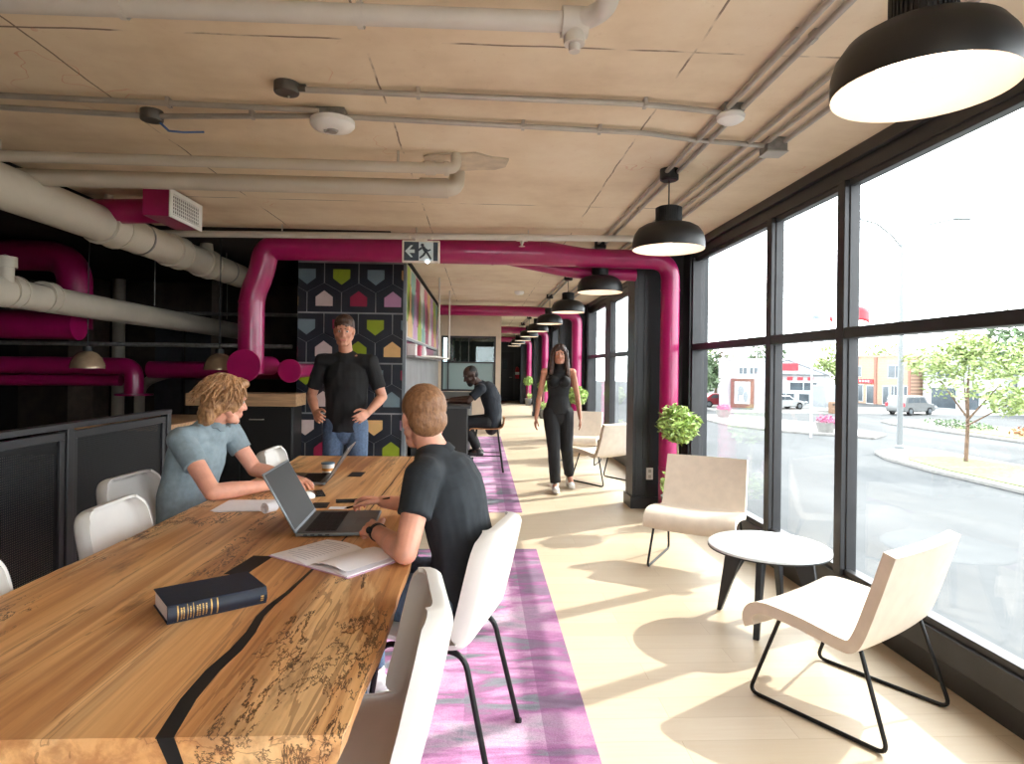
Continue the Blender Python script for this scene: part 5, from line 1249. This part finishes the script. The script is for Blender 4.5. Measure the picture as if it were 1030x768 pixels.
gbx = Matrix.Rotation(PI/2, 4, 'X')
MB().prism([(-4.1,3.55),(4.1,3.55),(0,5.2)], -9, .35, gbx).build('gable_roof', M('grey_shingle', (92,96,100), .85, var=.1), t, smooth=False)
MB().prism([(-3.6,3.6),(3.6,3.6),(0,5.0)], .33, .37, gbx).build('gable_front', white, t, smooth=False)
MB().box(-1.1,1.1,-.5,-.36,4.0,4.75).build('gable_sign', MT['red'], t, smooth=False)
tx = MB(); random.seed(2)
for i in range(6): tx.box(-3.0+i*1.0,-2.45+i*1.0,-.12,-.02,2.95,3.3)
tx.build('sign_lettering', MT['red'], t, smooth=False)
t = building('pillar_building', 'low white building with brown framed poster window near the left pane', (26.4,62.5), -.32, 4.6, 4.9, 4, white, None, [(-.5,3.6,.7,.6),(.5,3.6,.7,.6)])
f = MB().box(-1.3,.9,-.3,0,.2,3.1).build('poster_frame', M('brown_brick_frame',(104,72,62),.8), t, smooth=False)
MB().box(-.95,.5,-.34,-.29,.6,2.8).build('poster', MT['signwhite'], f, smooth=False)
pm = MB().ball((-.35,-.35,1.9),(.3,.02,.5)).ball((.1,-.35,1.3),(.22,.02,.55)).box(-.7,-.5,-.36,-.34,.8,1.6); pm.build('poster_print', M('poster_grey',(120,126,130),.7), f)
# vehicles ----------------------------------------------------------------
def car(label, loc, rz, col, suv=True):
    t = thing('parked_car', label, 'car', loc, rz)
    hgt = 1.78 if suv else 1.45
    prof = [(-2.35,.35),(-2.4,.75),(-2.3,1.05),(-2.15,hgt-.1),(-1.9,hgt),(.35,hgt),(.75,hgt-.08),(1.25,1.12),(2.2,1.0),(2.4,.8),(2.42,.4),(2.2,.3),(-2.2,.3)]
    if not suv: prof = [(-2.2,.35),(-2.25,.75),(-2.1,.98),(-1.7,1.02),(-1.1,hgt),(.2,hgt),(.95,.98),(2.0,.86),(2.2,.7),(2.2,.4),(2.0,.3),(-2.0,.3)]
    cm = M('car_paint_'+label.split()[0], tuple(c*.75 for c in col), .25, .3, var=.02)
    MB().prism(prof, -.88, .88, Matrix.Rotation(PI/2,4,'X')).build('car_body', cm, t, bevel=.09, bseg=3, angle=30)
    for s in (-1, 1):
        ws = [[(-1.85,1.15),(-1.75,hgt-.18),(-1.05,hgt-.18),(-1.05,1.15)],[(-.95,1.15),(-.95,hgt-.18),(-.05,hgt-.18),(-.05,1.15)],[(.05,1.15),(.05,hgt-.18),(.5,hgt-.18),(.95,1.15)]] if suv else [[(-1.3,1.0),(-1.0,hgt-.12),(-.45,hgt-.12),(-.45,1.0)],[(-.38,1.0),(-.38,hgt-.12),(.15,hgt-.12),(.7,1.0)]]
        for w in ws: MB().prism(w, .872 if s > 0 else -.892, .892 if s > 0 else -.872, Matrix.Rotation(PI/2,4,'X')).build('side_window', winm, t, smooth=False)
        for x in (-1.45, 1.45):
            wh = MB().cyl((x,s*.70,.36),(x,s*.92,.36),.36,24).build('wheel', MT['rod'], t); MB().cyl((x,s*.91,.36),(x,s*.935,.36),.22,16).build('rim', MT['laptop'], wh)
        MB().box(2.28,2.44,s*.8-.18,s*.8+.1,.66,.84).build('headlight', MT['signwhite'], t, bevel=.03)
        MB().box(-2.42,-2.28,s*.8-.1,s*.8+.1,.8,1.15).build('tail_light', MT['red'], t, bevel=.03)
    a, b = ((.80,hgt-.16),(1.28,1.16)) if suv else ((.25,hgt-.1),(.98,1.0))
    MB().prism([(a[0]+.02,a[1]),(b[0]+.03,b[1]),(b[0]+.0,b[1]-.02),(a[0]-.03,a[1]-.02)], -.75, .75, Matrix.Rotation(PI/2,4,'X')).build('windscreen', winm, t, smooth=False)
    return t
car('silver-grey SUV parked across the road behind the lamp post', (40.2,57.6,GZ), .42, (150,152,152))
car('white car parked in front of the gabled shop', (31.0,64.0,GZ), .3, (220,222,222), False)
car('dark car parked at the far left of the street', (24.0,70.0,GZ), .2, (72,76,84), True)
car('red car parked beside the pillar sign at far left', (25.2,66.5,GZ), .15, (180,60,70), False)
car('black car at the right edge beyond the planted strip', (44.5,45.5,GZ), 2.6, (60,64,70), False)
t = thing('trailer', 'pale grey box trailer beside the gabled shop', 'trailer', (34.6,60.5,GZ), .2)
MB().box(-1.9,1.9,-.9,.9,.5,2.6).build('box_body', M('trailer_grey',(130,134,138),.5), t, bevel=.05); 
for x in (-.5,.4): MB().cyl((x,-.95,.36),(x,-.7,.36),.36,20).build('wheel', MT['rod'], t)
for x, c, lb in ((33.0,(110,84,64),'brown litter bin by the box trailer'), (33.75,(72,70,66),'black litter bin by the box trailer')):
    t = thing('litter_bin', lb, 'bin', (x,58.2,GZ)); MB().lathe([(0,0),(.3,0),(.33,.95),(.26,1.1),(0,1.15)],20).build('bin_body', M('bin_'+lb.split()[0], c, .6), t); MB().box(-.12,.12,-.36,-.27,.78,.9).build('bin_slot', MT['keys'], t)

# ---------------------------------------------------------------- plants indoors
def topiary(loc, label, seed):
    t = thing('topiary', label, 'plant', loc)
    MB().lathe([(0,0),(.10,0),(.145,.24),(.15,.26),(.135,.26),(.12,.22),(0,.22)],28).build('pot', MT['pot'], t)
    MB().lathe([(0,.235),(.12,.23)],20).build('soil', MT['soil'], t)
    MB().tube([(0,0,.2),(.006,.004,.5),(-.004,0,.72),(0,0,.95)], [.011,.010,.009,.006], 8).build('stem', MT['stem'], t)
    c = MB(); crown(c.bm, (0,0,.91), (.19,.19,.165), 800, .038, seed); crown(c.bm, (-.04,.0,1.02), (.11,.11,.08), 160, .036, seed+1)
    c.build('foliage', MT['leaf'], t, smooth=False)
    c = MB(); crown(c.bm, (-.06,.02,.36), (.1,.1,.12), 130, .034, seed+2); c.build('low_foliage', MT['leaf'], t, smooth=False)
    return t
T0 = topiary((1.815,5.75,0), 'ball topiary in a pot behind the lounge chair near the round table', 5)
dup(T0, (1.80,11.75,0), .8, 'ball topiary in a pot beside the second magenta downpipe')
dup(T0, (1.78,17.8,0), 1.7, 'ball topiary in a pot beside the third magenta downpipe')
dup(T0, (1.80,23.9,0), 2.5, 'ball topiary in a pot near the end of the corridor')

# ---------------------------------------------------------------- light and camera
sun = bpy.data.lights.new('sun', 'SUN'); sun.energy = 6.4; sun.angle = math.radians(.9); sun.color = (1, .95, .87)
so = bpy.data.objects.new('sun', sun); COL.objects.link(so); so.rotation_euler = V((-.49,-.26,-.43)).to_track_quat('-Z', 'Y').to_euler()
wd = bpy.data.worlds.new('overcast_bright_sky'); S.world = wd; wd.use_nodes = True
nt = wd.node_tree; bg = nt.nodes['Background']; bg.inputs[0].default_value = (.93, .965, 1, 1); bg.inputs[1].default_value = 8.8
cam = bpy.data.cameras.new('camera'); co = bpy.data.objects.new('camera', cam); COL.objects.link(co)
cam.sensor_fit = 'HORIZONTAL'; cam.sensor_width = 36; cam.lens = 36*640/1030; cam.shift_y = -14.6/1030; cam.clip_start = .05; cam.clip_end = 600
psi = math.atan(31.5/640)
co.matrix_world = Matrix.Translation((0,0,1.42)) @ Matrix.Rotation(-psi, 4, 'Z') @ Matrix.Rotation(PI/2, 4, 'X') @ Matrix.Rotation(.013, 4, 'Z')
S.camera = co
S.view_settings.view_transform = 'Standard'; S.view_settings.look = 'None'; S.view_settings.gamma = 1; S.view_settings.exposure = .14
S.view_settings.use_curve_mapping = False
S.cycles.use_denoising = True; S.cycles.max_bounces = 10; S.cycles.diffuse_bounces = 6; S.cycles.transparent_max_bounces = 12; S.cycles.sample_clamp_indirect = 6
